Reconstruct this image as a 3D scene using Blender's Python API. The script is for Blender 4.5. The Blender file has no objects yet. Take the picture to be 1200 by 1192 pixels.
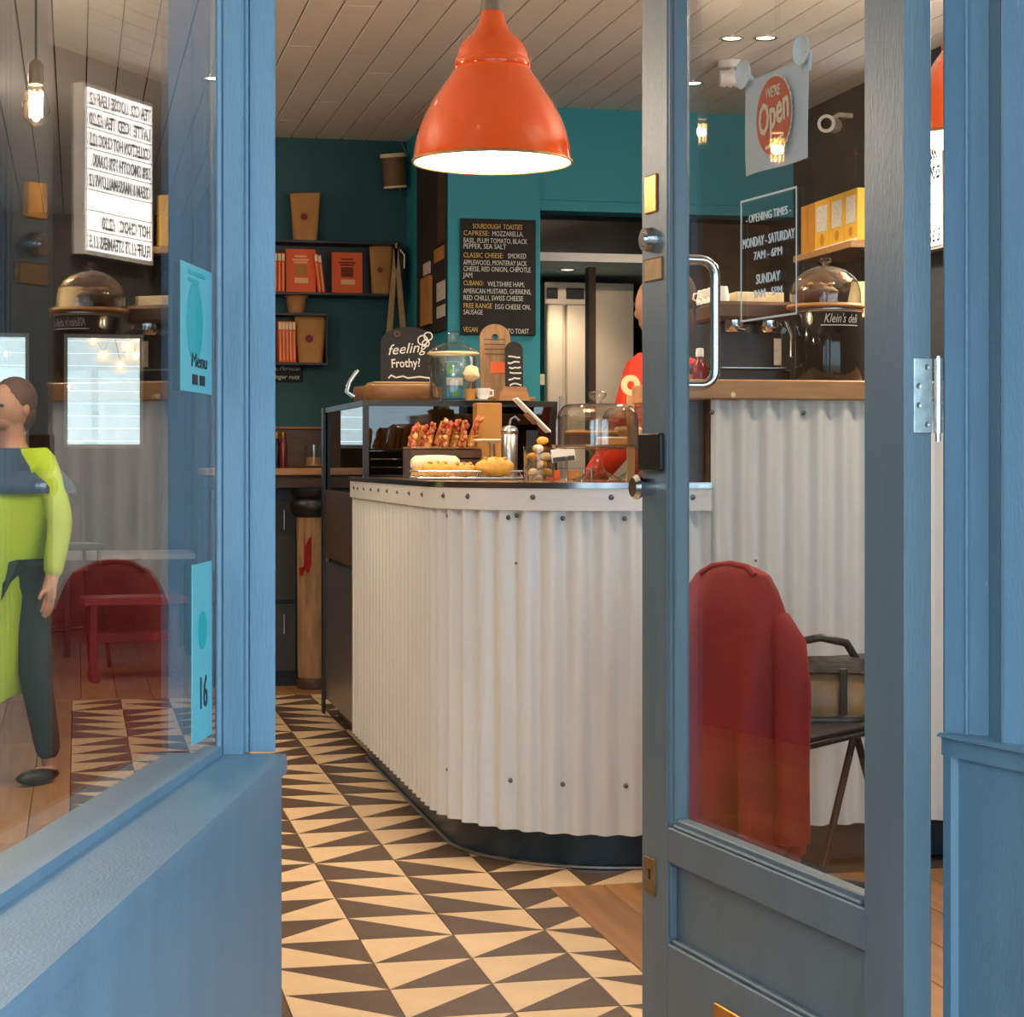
import bpy, bmesh, math, random
from mathutils import Matrix, Vector
random.seed(7)
scene = bpy.context.scene
COL = scene.collection
PI = math.pi
# ------------------------------------------------------------------ camera
F, CX, HY, H = 2300.0, 600.0, 540.0, 1.15       # focal length (px), principal column, horizon row, eye height (m)
YAW = math.radians(12.5); CA, SA = math.cos(YAW), math.sin(YAW)
cam_d = bpy.data.cameras.new('camera'); cam = bpy.data.objects.new('camera', cam_d); COL.objects.link(cam)
cam.location = (0, 0, H); cam.rotation_euler = (PI/2, 0, -YAW)
cam_d.sensor_width = 36; cam_d.lens = 36*F/1200; cam_d.shift_y = -(596-HY)/1200
cam_d.clip_start = .02; cam_d.clip_end = 200
scene.camera = cam
# ------------------------------------------------------------------ world and exposure
wd = bpy.data.worlds.new('sky'); scene.world = wd; wd.use_nodes = True
bgn = wd.node_tree.nodes['Background']; bgn.inputs[0].default_value = (.68, .86, 1, 1); bgn.inputs[1].default_value = 3.0
vs = scene.view_settings; vs.view_transform = 'Standard'; vs.look = 'None'; vs.gamma = 1; vs.use_curve_mapping = False; vs.exposure = 0.45

# ------------------------------------------------------------------ pixel helpers
def c2w(x, z, h=0.0): return Vector((x*CA + z*SA, -x*SA + z*CA, h))
def at(px, z, h=0.0): return c2w((px-CX)/F*z, z, h)          # pixel column at depth z, height h
def hh(py, z): return H + (HY-py)*z/F                        # height of pixel row at depth z
def pt(px, py, z): return at(px, z, hh(py, z))
def ang(px): return math.atan((px-CX)/F) + YAW
def zY(px, Y):                                               # depth of column px on plane y=Y
    k = (px-CX)/F; return Y/(-k*SA + CA)
def zX(px, X):
    k = (px-CX)/F; return X/(k*CA + SA)
def onY(px, py, Y): return pt(px, py, zY(px, Y))
def onX(px, py, X): return pt(px, py, zX(px, X))
def ms(n, z): return n*z/F

# ------------------------------------------------------------------ materials
MATS = {}
def mat(name, col, rough=.5, metal=0.0, var=.12, scale=8, bump=0.0, bscale=60, stretch=(1,1,1), spec=None, coat=0, wear=None, emit=None, estr=0, space='Object'):
    m = bpy.data.materials.new(name); m.use_nodes = True; nt = m.node_tree; b = nt.nodes['Principled BSDF']
    b.inputs['Roughness'].default_value = rough; b.inputs['Metallic'].default_value = metal
    if spec is not None: b.inputs['Specular IOR Level'].default_value = spec
    if coat: b.inputs['Coat Weight'].default_value = coat; b.inputs['Coat Roughness'].default_value = .12
    tc = nt.nodes.new('ShaderNodeTexCoord'); mp = nt.nodes.new('ShaderNodeMapping'); nt.links.new(tc.outputs[space], mp.inputs[0])
    mp.inputs['Scale'].default_value = stretch
    c = (col[0], col[1], col[2], 1); out = None
    if var:
        n = nt.nodes.new('ShaderNodeTexNoise'); n.inputs['Scale'].default_value = scale; n.inputs['Detail'].default_value = 6
        nt.links.new(mp.outputs[0], n.inputs['Vector'])
        mx = nt.nodes.new('ShaderNodeMix'); mx.data_type = 'RGBA'
        mx.inputs[6].default_value = tuple(max(0, v*(1-var*2)) for v in c[:3])+(1,)
        mx.inputs[7].default_value = tuple(min(1, v*(1+var*2)) for v in c[:3])+(1,)
        nt.links.new(n.outputs['Fac'], mx.inputs[0]); out = mx.outputs[2]
    if wear:
        n2 = nt.nodes.new('ShaderNodeTexNoise'); n2.inputs['Scale'].default_value = wear[2]; n2.inputs['Detail'].default_value = 8
        nt.links.new(mp.outputs[0], n2.inputs['Vector'])
        rp = nt.nodes.new('ShaderNodeValToRGB'); rp.color_ramp.elements[0].position = wear[1]; rp.color_ramp.elements[1].position = min(1, wear[1]+.06)
        nt.links.new(n2.outputs['Fac'], rp.inputs[0])
        m2 = nt.nodes.new('ShaderNodeMix'); m2.data_type = 'RGBA'; nt.links.new(rp.outputs[0], m2.inputs[0])
        if out: nt.links.new(out, m2.inputs[6])
        else: m2.inputs[6].default_value = c
        m2.inputs[7].default_value = tuple(wear[0])+(1,); out = m2.outputs[2]
    if out: nt.links.new(out, b.inputs['Base Color'])
    else: b.inputs['Base Color'].default_value = c
    if bump:
        n3 = nt.nodes.new('ShaderNodeTexNoise'); n3.inputs['Scale'].default_value = bscale; n3.inputs['Detail'].default_value = 4
        nt.links.new(mp.outputs[0], n3.inputs['Vector'])
        bp = nt.nodes.new('ShaderNodeBump'); bp.inputs['Strength'].default_value = bump; bp.inputs['Distance'].default_value = .01
        nt.links.new(n3.outputs['Fac'], bp.inputs['Height']); nt.links.new(bp.outputs[0], b.inputs['Normal'])
    if emit:
        b.inputs['Emission Color'].default_value = tuple(emit)+(1,); b.inputs['Emission Strength'].default_value = estr
    MATS[name] = m; return m
def glassmat(name, tint=(1,1,1), f0=.04, rough=0.0, pw=5.0):
    m = bpy.data.materials.new(name); m.use_nodes = True; nt = m.node_tree; nt.nodes.remove(nt.nodes['Principled BSDF'])
    o = nt.nodes['Material Output']; g = nt.nodes.new('ShaderNodeNewGeometry')
    d = nt.nodes.new('ShaderNodeVectorMath'); d.operation = 'DOT_PRODUCT'
    nt.links.new(g.outputs['Incoming'], d.inputs[0]); nt.links.new(g.outputs['Normal'], d.inputs[1])
    def M(op, a, b):
        n = nt.nodes.new('ShaderNodeMath'); n.operation = op
        for i, v in ((0, a), (1, b)):
            if v is None: continue
            if isinstance(v, (int, float)): n.inputs[i].default_value = v
            else: nt.links.new(v, n.inputs[i])
        return n.outputs[0]
    a = M('ABSOLUTE', d.outputs['Value'], None); a = M('SUBTRACT', 1.0, a); a = M('POWER', a, pw); a = M('MULTIPLY', a, 1-f0); a = M('ADD', a, f0)
    t = nt.nodes.new('ShaderNodeBsdfTransparent'); t.inputs[0].default_value = tuple(tint)+(1,)
    gl = nt.nodes.new('ShaderNodeBsdfGlossy'); gl.inputs['Roughness'].default_value = rough
    mx = nt.nodes.new('ShaderNodeMixShader'); nt.links.new(a, mx.inputs[0]); nt.links.new(t.outputs[0], mx.inputs[1]); nt.links.new(gl.outputs[0], mx.inputs[2])
    nt.links.new(mx.outputs[0], o.inputs[0]); MATS[name] = m; return m
def emitmat(name, col, s):
    m = bpy.data.materials.new(name); m.use_nodes = True; nt = m.node_tree; b = nt.nodes['Principled BSDF']
    b.inputs['Base Color'].default_value = tuple(col)+(1,); b.inputs['Emission Color'].default_value = tuple(col)+(1,); b.inputs['Emission Strength'].default_value = s
    MATS[name] = m; return m
GREY_BLUE = (.135, .24, .325)
mat('paint_blue', GREY_BLUE, .38, var=.10, scale=5, bump=.12, bscale=90, stretch=(3,3,.5), wear=((.30,.42,.50), .74, 34))
mat('paint_blue_shaded', (.125, .18, .22), .38, var=.10, scale=5, bump=.12, bscale=90, stretch=(3,3,.5), wear=((.30,.36,.40), .75, 34))  # same blue paint, greyed to carry the warm shade on the open door
mat('brass', (.55, .27, .06), .32, 1, .2, 30)
mat('brass_dull', (.30, .20, .10), .5, .8, .25, 40)
mat('chrome', (.72, .74, .76), .16, 1, .05)
mat('steel', (.50, .50, .50), .3, 1, .08, 40)
mat('galvanised', (.62, .72, .76), .35, .9, .25, 60)
mat('black_metal', (.012, .012, .013), .35, .3, .1)
mat('black', (.010, .010, .011), .4, 0, .1)
mat('black_gloss', (.006, .006, .007), .08, 0, 0)
mat('chalkboard', (.016, .015, .015), .75, 0, .3, 20)
mat('chalk', (.80, .78, .72), .9, 0, .15, 90)
mat('chalk_yellow', (.80, .55, .16), .9, 0, .15, 90)
mat('corrugated_white', (.72, .71, .69), .32, 0, .03, 3, bump=.03, bscale=40)
mat('white_band', (.74, .72, .69), .35, 0, .03, 6)
mat('screw_grey', (.16, .17, .18), .4, .8, .1)
mat('countertop', (.27, .17, .10), .16, .35, .15, 12)
mat('steel_edge', (.35, .36, .38), .2, 1, .1)
mat('kick_navy', (.014, .035, .052), .3, .3, .15, 8)
mat('tile_light', (.64, .455, .265), .42, 0, .10, 9, bump=.04, bscale=70)
mat('tile_dark', (.088, .052, .032), .42, 0, .18, 9, bump=.04, bscale=70)
mat('grout', (.05, .03, .02), .9, 0, .2)
mat('floor_wood', (.36, .175, .058), .38, 0, .28, 5, bump=.12, bscale=30, stretch=(6,.8,6))
mat('floor_wood_b', (.29, .135, .045), .40, 0, .28, 5, bump=.12, bscale=30, stretch=(6,.8,6))
mat('wood_dark', (.075, .038, .018), .5, 0, .35, 6, bump=.1, bscale=30, stretch=(1,1,6))
mat('wood_mid', (.27, .125, .045), .45, 0, .28, 7, bump=.08, bscale=30, stretch=(1,6,6))
mat('wood_bar', (.40, .20, .075), .4, 0, .25, 7, bump=.05, bscale=30, stretch=(1,8,8))
mat('wood_light', (.55, .36, .17), .5, 0, .2, 8)
mat('wood_post', (.33, .19, .09), .75, 0, .35, 9, bump=.5, bscale=18, stretch=(4,4,.7))
mat('ceiling_white', (.84, .78, .72), .55, 0, .05, 3)
mat('ceiling_gap', (.03, .025, .02), .9, 0, 0)
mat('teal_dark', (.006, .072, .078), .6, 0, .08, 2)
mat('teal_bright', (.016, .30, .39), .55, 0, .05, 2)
mat('wall_brown', (.10, .062, .038), .8, 0, .35, 4, bump=.4, bscale=14)
mat('wall_grey_dark', (.045, .05, .052), .8, 0, .3, 4, bump=.4, bscale=16)
mat('wall_white', (.75, .74, .72), .6, 0, .04)
mat('orange_enamel', (.80, .10, .004), .12, 0, .03, 3, coat=.6)
mat('enamel_white', (.90, .84, .70), .3, 0, 0)
mat('grey_cap', (.20, .17, .14), .5, .3, .1)
mat('orange_print', (.80, .12, .02), .6, 0, .06, 12)
mat('orange_pale', (.85, .50, .25), .7, 0, .06, 12)
mat('dark_print', (.20, .02, .01), .7, 0, .05)
mat('kraft', (.45, .22, .055), .75, 0, .15, 10, bump=.25, bscale=20)
mat('cream', (.85, .70, .42), .7, 0, .1)
mat('terracotta', (.42, .19, .06), .8, 0, .12)
mat('strap_tan', (.42, .27, .14), .8, 0, .15, 40)
mat('red_glass', (.14, .008, .008), .15, 0, .1)
mat('red_coat', (.23, .003, .005), .75, 0, .22, 6, bump=.25, bscale=25)
mat('orange_lining', (.60, .11, .02), .7, 0, .1)
mat('leather_black', (.016, .014, .013), .35, 0, .2, 12, bump=.2, bscale=30)
mat('leather_tan', (.27, .15, .06), .42, 0, .3, 9, bump=.3, bscale=14)
mat('red_letter', (.45, .02, .012), .7, 0, .2, 30)
mat('crust', (.60, .28, .06), .6, 0, .35, 26, bump=.5, bscale=40)
mat('crust_gold', (.72, .36, .06), .5, 0, .3, 22, bump=.4, bscale=40)
mat('bacon', (.42, .07, .025), .5, 0, .5, 30, bump=.6, bscale=50, wear=((.72,.42,.14), .52, 22))
mat('bread_white', (.82, .68, .44), .8, 0, .12, 30)
mat('choc', (.07, .028, .014), .6, 0, .3, 30, bump=.3)
mat('paper_white', (.80, .80, .79), .7, 0, .03)
mat('paper_grey', (.62, .65, .70), .8, 0, .04)
mat('sign_red', (.62, .055, .012), .6, 0, .05)
mat('sign_cream', (.85, .72, .50), .7, 0, .03)
mat('cyan_paper', (.14, .50, .58), .6, 0, .05)
mat('cyan_print', (.01, .40, .45), .6, 0, .05)
mat('ink', (.02, .025, .03), .7, 0, 0)
mat('ink_pale', (.55, .60, .62), .7, 0, 0)
mat('yellow_box', (.80, .43, .03), .55, 0, .06)
mat('box_label', (.66, .60, .52), .6, 0, .25, 60)
mat('box_orange_edge', (.55, .22, .02), .6, 0, .1)
mat('hi_vis', (.42, .62, .03), .7, 0, .12, 5, bump=.2, bscale=14)
mat('navy_cloth', (.03, .07, .14), .8, 0, .15)
mat('dark_cloth', (.018, .045, .055), .8, 0, .2, 7, bump=.3, bscale=14)
mat('skin', (.50, .26, .16), .5, 0, .06)
mat('hair_brown', (.10, .045, .02), .6, 0, .3, 40)
mat('red_cloth', (.62, .035, .006), .75, 0, .12, 7)
mat('red_paint', (.22, .012, .016), .4, 0, .1)
mat('white_plank', (.80, .77, .70), .6, 0, .08, 9, bump=.08, stretch=(1,4,4))
mat('pavement', (.28, .28, .28), .8, 0, .12, 6, bump=.2, bscale=30)
mat('render_wall', (.45, .47, .50), .8, 0, .08)
mat('fridge_steel', (.60, .50, .38), .3, .5, .06)
mat('speaker_brown', (.16, .085, .035), .6, 0, .15)
mat('label_white', (.75, .72, .66), .6, 0, 0)
mat('green_print', (.06, .30, .05), .6, 0, 0)
mat('blue_tin', (.03, .22, .36), .4, 0, .1)
glassmat('glass_pane', (.97, .99, .985), .05)
glassmat('glass_jar', (.95, .945, .93), .10, 0.0, 2.6)
glassmat('glass_dark', (.45, .50, .50), .09)
emitmat('lightbox_face', (1, .98, .95), 2.1)
emitmat('lamp_bulb', (1, .72, .38), 14)
emitmat('filament', (1, .50, .14), 9)
emitmat('spot_disc', (1, .86, .66), 6)

# ------------------------------------------------------------------ mesh builder
class MB:
    def __init__(s): s.v = []; s.f = []; s.mi = []; s.sm = []
    def add(s, vs, fs, mi=0, smooth=False, M=None):
        o = len(s.v)
        for v in vs:
            v = Vector(v); s.v.append(M @ v if M else v)
        for f in fs: s.f.append([o+i for i in f]); s.mi.append(mi); s.sm.append(smooth)
        return s
    def box(s, x0, x1, y0, y1, z0, z1, mi=0, M=None):
        return s.add([(x0,y0,z0),(x1,y0,z0),(x1,y1,z0),(x0,y1,z0),(x0,y0,z1),(x1,y0,z1),(x1,y1,z1),(x0,y1,z1)],
                     [(0,3,2,1),(4,5,6,7),(0,1,5,4),(1,2,6,5),(2,3,7,6),(3,0,4,7)], mi, False, M)
    def bbox(s, x0, x1, y0, y1, z0, z1, b=.003, mi=0, M=None):     # chamfered box
        bm = bmesh.new(); bmesh.ops.create_cube(bm, size=1)
        for v in bm.verts: v.co = ((x0+x1)/2+v.co.x*(x1-x0), (y0+y1)/2+v.co.y*(y1-y0), (z0+z1)/2+v.co.z*(z1-z0))
        bmesh.ops.bevel(bm, geom=bm.edges[:]+bm.verts[:], offset=b, segments=1, affect='EDGES', profile=.5)
        bm.verts.index_update(); s.add([v.co.copy() for v in bm.verts], [[v.index for v in f.verts] for f in bm.faces], mi, False, M); bm.free(); return s
    def prism(s, poly, z0, z1, mi=0, M=None, smooth=False):         # polygon in xy extruded in z
        n = len(poly); a = sum(poly[i][0]*poly[(i+1)%n][1]-poly[(i+1)%n][0]*poly[i][1] for i in range(n))
        if a < 0: poly = poly[::-1]
        vs = [(p[0],p[1],z0) for p in poly]+[(p[0],p[1],z1) for p in poly]
        s.add(vs, [list(range(n))[::-1], list(range(n,2*n))], mi, False, M)
        return s.add(vs, [(i,(i+1)%n,n+(i+1)%n,n+i) for i in range(n)], mi, smooth, M)
    def lathe(s, prof, n=24, mi=0, M=None, cap0=False, cap1=False, smooth=True):
        vs = []; fs = []
        for r, z in prof:
            for k in range(n): a = 2*PI*k/n; vs.append((r*math.cos(a), r*math.sin(a), z))
        for i in range(len(prof)-1):
            for k in range(n):
                k2 = (k+1)%n; fs.append((i*n+k, i*n+k2, (i+1)*n+k2, (i+1)*n+k))
        s.add(vs, fs, mi, smooth, M)
        if cap0: s.add(vs[:n], [list(range(n))[::-1]], mi, False, M)
        if cap1: s.add(vs[-n:], [list(range(n))], mi, False, M)
        return s
    def tube(s, pts, r, n=8, mi=0, M=None, closed=False):
        pts = [Vector(p) for p in pts]; rs = r if isinstance(r, (list,tuple)) else [r]*len(pts); vs = []; fs = []; L = len(pts); up0 = None
        for i, p in enumerate(pts):
            a = pts[i-1] if (i or closed) else p; b = pts[(i+1)%L] if (i < L-1 or closed) else p
            t = (b-a).normalized(); up = up0 if up0 is not None else (Vector((0,0,1)) if abs(t.z) < .9 else Vector((1,0,0)))
            u = (up - t*up.dot(t))
            if u.length < 1e-4: u = t.orthogonal()
            u.normalize(); up0 = u; w = t.cross(u)
            for k in range(n): q = 2*PI*k/n; vs.append(p+(u*math.cos(q)+w*math.sin(q))*rs[i])
        for i in range(L if closed else L-1):
            j = (i+1)%L
            for k in range(n): k2 = (k+1)%n; fs.append((i*n+k, j*n+k, j*n+k2, i*n+k2)[::-1])
        s.add(vs, fs, mi, True, M)
        if not closed: s.add(vs[:n], [list(range(n))], mi, False, M); s.add(vs[-n:], [list(range(n))[::-1]], mi, False, M)
        return s
    def ell(s, c, r, n=14, m=9, mi=0, M=None, jit=0):
        vs = []; fs = []
        for i in range(m+1):
            t = PI*i/m
            for k in range(n):
                a = 2*PI*k/n; q = 1+random.uniform(-jit, jit)
                vs.append((c[0]+r[0]*q*math.sin(t)*math.cos(a), c[1]+r[1]*q*math.sin(t)*math.sin(a), c[2]+r[2]*q*math.cos(t)))
        for i in range(m):
            for k in range(n): k2 = (k+1)%n; fs.append((i*n+k, (i+1)*n+k, (i+1)*n+k2, i*n+k2))
        return s.add(vs, fs, mi, True, M)
    def loft(s, rings, mi=0, M=None, smooth=True, cap=True):
        n = len(rings[0]); vs = [v for r in rings for v in r]
        s.add(vs, [(i*n+k, i*n+(k+1)%n, (i+1)*n+(k+1)%n, (i+1)*n+k) for i in range(len(rings)-1) for k in range(n)], mi, smooth, M)
        if cap: s.add(rings[0], [list(range(n))[::-1]], mi, False, M); s.add(rings[-1], [list(range(n))], mi, False, M)
        return s
    def mesh(s, name, mats):
        me = bpy.data.meshes.new(name); me.from_pydata([tuple(v) for v in s.v], [], s.f)
        for m in ([mats] if isinstance(mats, str) else mats): me.materials.append(MATS[m])
        me.polygons.foreach_set('material_index', s.mi); me.polygons.foreach_set('use_smooth', s.sm)
        bm = bmesh.new(); bm.from_mesh(me); bmesh.ops.remove_doubles(bm, verts=bm.verts[:], dist=1e-6)
        for e in bm.edges:
            if len(e.link_faces) != 2 or not (e.link_faces[0].smooth and e.link_faces[1].smooth) or e.calc_face_angle(0) > 1.0: e.smooth = False
        bm.to_mesh(me); bm.free()
        me.update(); return me
PMAT = {}
def place(o, loc, rz=0.0):
    o.location = loc; o.rotation_euler = (0,0,rz); PMAT[o.name] = Matrix.Translation(Vector(loc)) @ Matrix.Rotation(rz, 4, 'Z')
def tag(o, label=None, cat=None, group=None, kind=None):
    if label: o['label'] = label
    if cat: o['category'] = cat
    if group: o['group'] = group
    if kind: o['kind'] = kind
    return o
def thing(name, label, cat, loc=(0,0,0), rz=0.0, group=None):
    o = bpy.data.objects.new(name, None); COL.objects.link(o); o.empty_display_size = .1; place(o, loc, rz); return tag(o, label, cat, group)
def obj(name, mb, mats, parent=None, world=False, label=None):
    """one mesh object; world=True: mesh is in world coordinates although it has a parent"""
    me = mb if isinstance(mb, bpy.types.Mesh) else mb.mesh(name, mats)
    o = bpy.data.objects.new(name, me); COL.objects.link(o)
    if parent:
        o.parent = parent
        if world: o.matrix_parent_inverse = root_matrix(parent).inverted()
    else: PMAT[o.name] = Matrix.Identity(4)
    if label: o['label'] = label
    return o
def root_matrix(o):
    m = PMAT.get(o.name)
    if m is not None and o.parent is None: return m
    return root_matrix(o.parent) @ o.matrix_parent_inverse @ Matrix.Translation(o.location)
def struct(name, mb, mats, label=None, cat=None):
    o = obj(name, mb, mats); o['kind'] = 'structure'
    if label: o['label'] = label
    if cat: o['category'] = cat
    return o
def sroot(name, label=None, cat=None):
    o = bpy.data.objects.new(name, None); COL.objects.link(o); o.empty_display_size = .1; PMAT[o.name] = Matrix.Identity(4)
    o['kind'] = 'structure'
    if label: o['label'] = label
    if cat: o['category'] = cat
    return o
def single(name, mb, mats, label, cat, loc=(0,0,0), rz=0, group=None):
    o = obj(name, mb, mats); place(o, loc, rz); return tag(o, label, cat, group)
def copytree(o, loc, rz, label):
    r = o.copy(); COL.objects.link(r); r.location = loc; r.rotation_euler = (0,0,rz); r['label'] = label
    for ch in o.children:
        c = ch.copy(); COL.objects.link(c); c.parent = r
        for g in ch.children: d = g.copy(); COL.objects.link(d); d.parent = c
    return r
def basis(o, x, y):
    x = Vector(x).normalized(); y = Vector(y).normalized(); z = x.cross(y)
    return Matrix(((x.x,y.x,z.x,o[0]),(x.y,y.y,z.y,o[1]),(x.z,y.z,z.z,o[2]),(0,0,0,1)))
def text(name, body, size, m, M, parent, world=True, align='LEFT', shear=0.0, width=None, sx=1.0, depth=.0006, bold=0.0, space=1.0):
    cu = bpy.data.curves.new(name, 'FONT'); cu.body = body; cu.size = size; cu.align_x = align; cu.shear = shear
    cu.resolution_u = 2; cu.extrude = depth; cu.offset = bold; cu.space_character = space
    t = bpy.data.objects.new(name, cu); COL.objects.link(t); bpy.context.view_layer.update()
    me = bpy.data.meshes.new_from_object(t); bpy.data.objects.remove(t); bpy.data.curves.remove(cu)
    if width and len(me.vertices):
        xs = [v.co.x for v in me.vertices]; w = max(xs)-min(xs)
        if w > 1e-5: sx = width/w
    me.transform(M @ Matrix.Diagonal((sx,1,1,1))); me.materials.clear(); me.materials.append(MATS[m])
    o = obj(name, me, None, parent, world); o['kind'] = 'stuff'; return o
def strip(mb, pts, w, t=.001, M=None, mi=0):                 # a flat brush stroke in the xy plane
    for a, b in zip(pts, pts[1:]):
        a = Vector((a[0],a[1],0)); b = Vector((b[0],b[1],0)); d = (b-a)
        if d.length < 1e-6: continue
        d.normalize(); n = Vector((-d.y, d.x, 0))*w/2; a = a-d*w*.3; b = b+d*w*.3
        mb.prism([tuple((a+n)[:2]), tuple((a-n)[:2]), tuple((b-n)[:2]), tuple((b+n)[:2])], 0, t, mi, M)

CEIL = 2.87
XL, XR = -1.7, 3.5           # side walls
YB_L, YB_R, YB_FAR = 10.45, 9.25, 14.0
# ================================================================== STRUCTURE
# ---------------- floor: dark bed, printed triangle tiles, boards
TS = .2283; TX0 = .8916 - 4*TS; TY0 = 4.68               # tile pitch, seam, row where the diagonals flip
WOODX, WOODY = 1.24, TY0+2*TS
g = MB(); g.box(XL, XR, .9, YB_FAR, -.06, -.012); floor = struct('floor', g, 'grout', 'shop floor of cream and brown triangle tiles beside honey coloured boards')
g = MB(); g.box(-14, 14, -14, 22, -.2, -.065); struct('ground', g, 'pavement', 'grey pavement outside the cafe')
def tile_mesh(light_left, diag_up, x0=0.0, x1=1.0, y0=0.0, y1=1.0):
    mb = MB(); e = .0012/TS; a = TS
    A = (max(x0,e), max(y0,e)); B = (min(x1,1-e), min(y1,1-e))
    q = [(A[0],A[1]),(B[0],A[1]),(B[0],B[1]),(A[0],B[1])]
    d0, d1 = ((e,e),(1-e,1-e)) if diag_up else ((e,1-e),(1-e,e))
    def clip(poly, sgn):
        out = []
        f = lambda p: sgn*((d1[0]-d0[0])*(p[1]-d0[1])-(d1[1]-d0[1])*(p[0]-d0[0]))
        for i, p in enumerate(poly):
            r = poly[(i+1)%len(poly)]; fp, fr = f(p), f(r)
            if fp >= -1e-9: out.append(p)
            if (fp > 1e-9 and fr < -1e-9) or (fp < -1e-9 and fr > 1e-9):
                t = fp/(fp-fr); out.append((p[0]+t*(r[0]-p[0]), p[1]+t*(r[1]-p[1])))
        return out
    for sgn, mi in ((1, 0 if light_left else 1), (-1, 1 if light_left else 0)):
        pl = clip(q, sgn)
        if len(pl) >= 3: mb.prism([(p[0]*a, p[1]*a) for p in pl], -.011, 0, mi)
    return mb.mesh('floor_tile', ['tile_light', 'tile_dark'])
TM = {}
# columns: seams at TX0 + i*TS ; column i spans seam i .. i+1
for i in range(0, 9):
    xa = TX0 + i*TS
    for j in range(-11, 22):
        ya = TY0 + j*TS
        if ya < 2.3 or ya > 9.62: continue
        if xa > 1.55 or (xa > 1.15 and ya > 6.0): continue
        blk = (j//4) % 2
        LL = i in (0, 3, 4, 7, 8)
        up = (blk == 0) != LL                     # diagonals flip every four rows and mirror with the colour side
        x1 = 1.0
        y1 = 1.0; y0 = 0.0
        if xa + TS > WOODX and ya < WOODY:
            if ya + TS <= WOODY:
                x1 = (WOODX-xa)/TS
            else:
                y0 = 0.0; x1 = 1.0; y0 = (WOODY-ya)/TS
            if x1 <= .03: continue
        k = (LL, up, round(x1,3), round(y0,3))
        if k not in TM: TM[k] = tile_mesh(LL, up, 0, x1, y0, 1)
        o = bpy.data.objects.new('floor_tile', TM[k]); COL.objects.link(o); o.parent = floor
        o.location = (xa, ya, random.uniform(-.0004, .0004))
BM_ = {}
def boards(parent, name, x0, x1, y0, y1, w, lens, z0, z1, mats, gap=.003, maxlen=9):
    i = 0; x = x0
    while x < x1-.01:
        ww = min(w, x1-x); y = y0; first = True
        while y < y1-.01:
            L = random.uniform(*lens)
            if first: L *= random.uniform(.3, 1)
            first = False
            if y1-(y+L) < .4: L = y1-y
            key = (name, round(ww,3), round(z1-z0,3), i % len(mats))
            if key not in BM_:
                mb = MB(); mb.bbox(gap/2, ww-gap/2, 0, 1, z0, z1, min(.002,(z1-z0)*.3)); BM_[key] = mb.mesh(name, mats[i % len(mats)])
            o = bpy.data.objects.new(name, BM_[key]); COL.objects.link(o); o.parent = parent
            o.location = (x, y+.001, 0); o.scale = (1, L-.002, 1); y += L; i += 1
        x += w
boards(floor, 'floor_board', WOODX, XR-.02, 1.5, WOODY, .15, (1.2, 2.4), -.012, .003, ['floor_wood','floor_wood_b'])
boards(floor, 'floor_board', XL+.02, TX0, 1.0, 9.62, .17, (1.8, 3.2), -.012, .001, ['floor_wood_b','floor_wood'])
boards(floor, 'floor_board', XL+.02, 1.72, 9.63, YB_L, .17, (.8, .9), -.012, .002, ['floor_wood','floor_wood_b'])
boards(floor, 'floor_board', XL+.02, .85, YB_L, YB_FAR, .17, (1.8, 3.6), -.012, .002, ['floor_wood_b','floor_wood'])
# ---------------- ceiling of grooved boards
g = MB(); g.box(XL-.15, XR+.15, .55, YB_FAR+.15, CEIL+.02, CEIL+.14); ceiling = struct('ceiling', g, 'ceiling_gap', 'white painted board ceiling with dark grooves')
boards(ceiling, 'ceiling_board', XL, XR, 2.75, YB_FAR, .134, (1.5, 3.0), CEIL, CEIL+.02, ['ceiling_white'], gap=.006)
# ---------------- walls
g = MB(); g.box(XL-.15, XL, .9, YB_FAR, -.06, CEIL+.02); struct('wall_left', g, 'wall_brown', 'brown plastered side wall')
g = MB(); g.box(XR, XR+.15, 1.3, YB_R+2.9, -.06, CEIL+.02); struct('wall_right', g, 'wall_grey_dark', 'dark grey rough plastered side wall behind the bar')
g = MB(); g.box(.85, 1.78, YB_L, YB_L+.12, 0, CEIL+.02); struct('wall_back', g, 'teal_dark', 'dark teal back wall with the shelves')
g = MB(); g.box(.80, .85, YB_L, YB_FAR, 0, CEIL+.02); struct('wall_passage', g, 'wall_brown', 'brown passage wall')
x633 = onY(633, 0, YB_R).x
g = MB()
g.box(1.736, x633, YB_R, YB_L+.1, 0, CEIL+.02)
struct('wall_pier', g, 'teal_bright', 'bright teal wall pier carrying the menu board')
g = MB(); zt = hh(247, zY(690, YB_R)); g.box(x633, XR, YB_R+.03, YB_R+.2, zt, CEIL+.02); g.box(x633, XR, YB_R+.018, YB_R+.03, zt+.05, zt+.062); struct('wall_fascia', g, 'teal_bright', 'bright teal fascia over the kitchen hatch')
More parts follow.
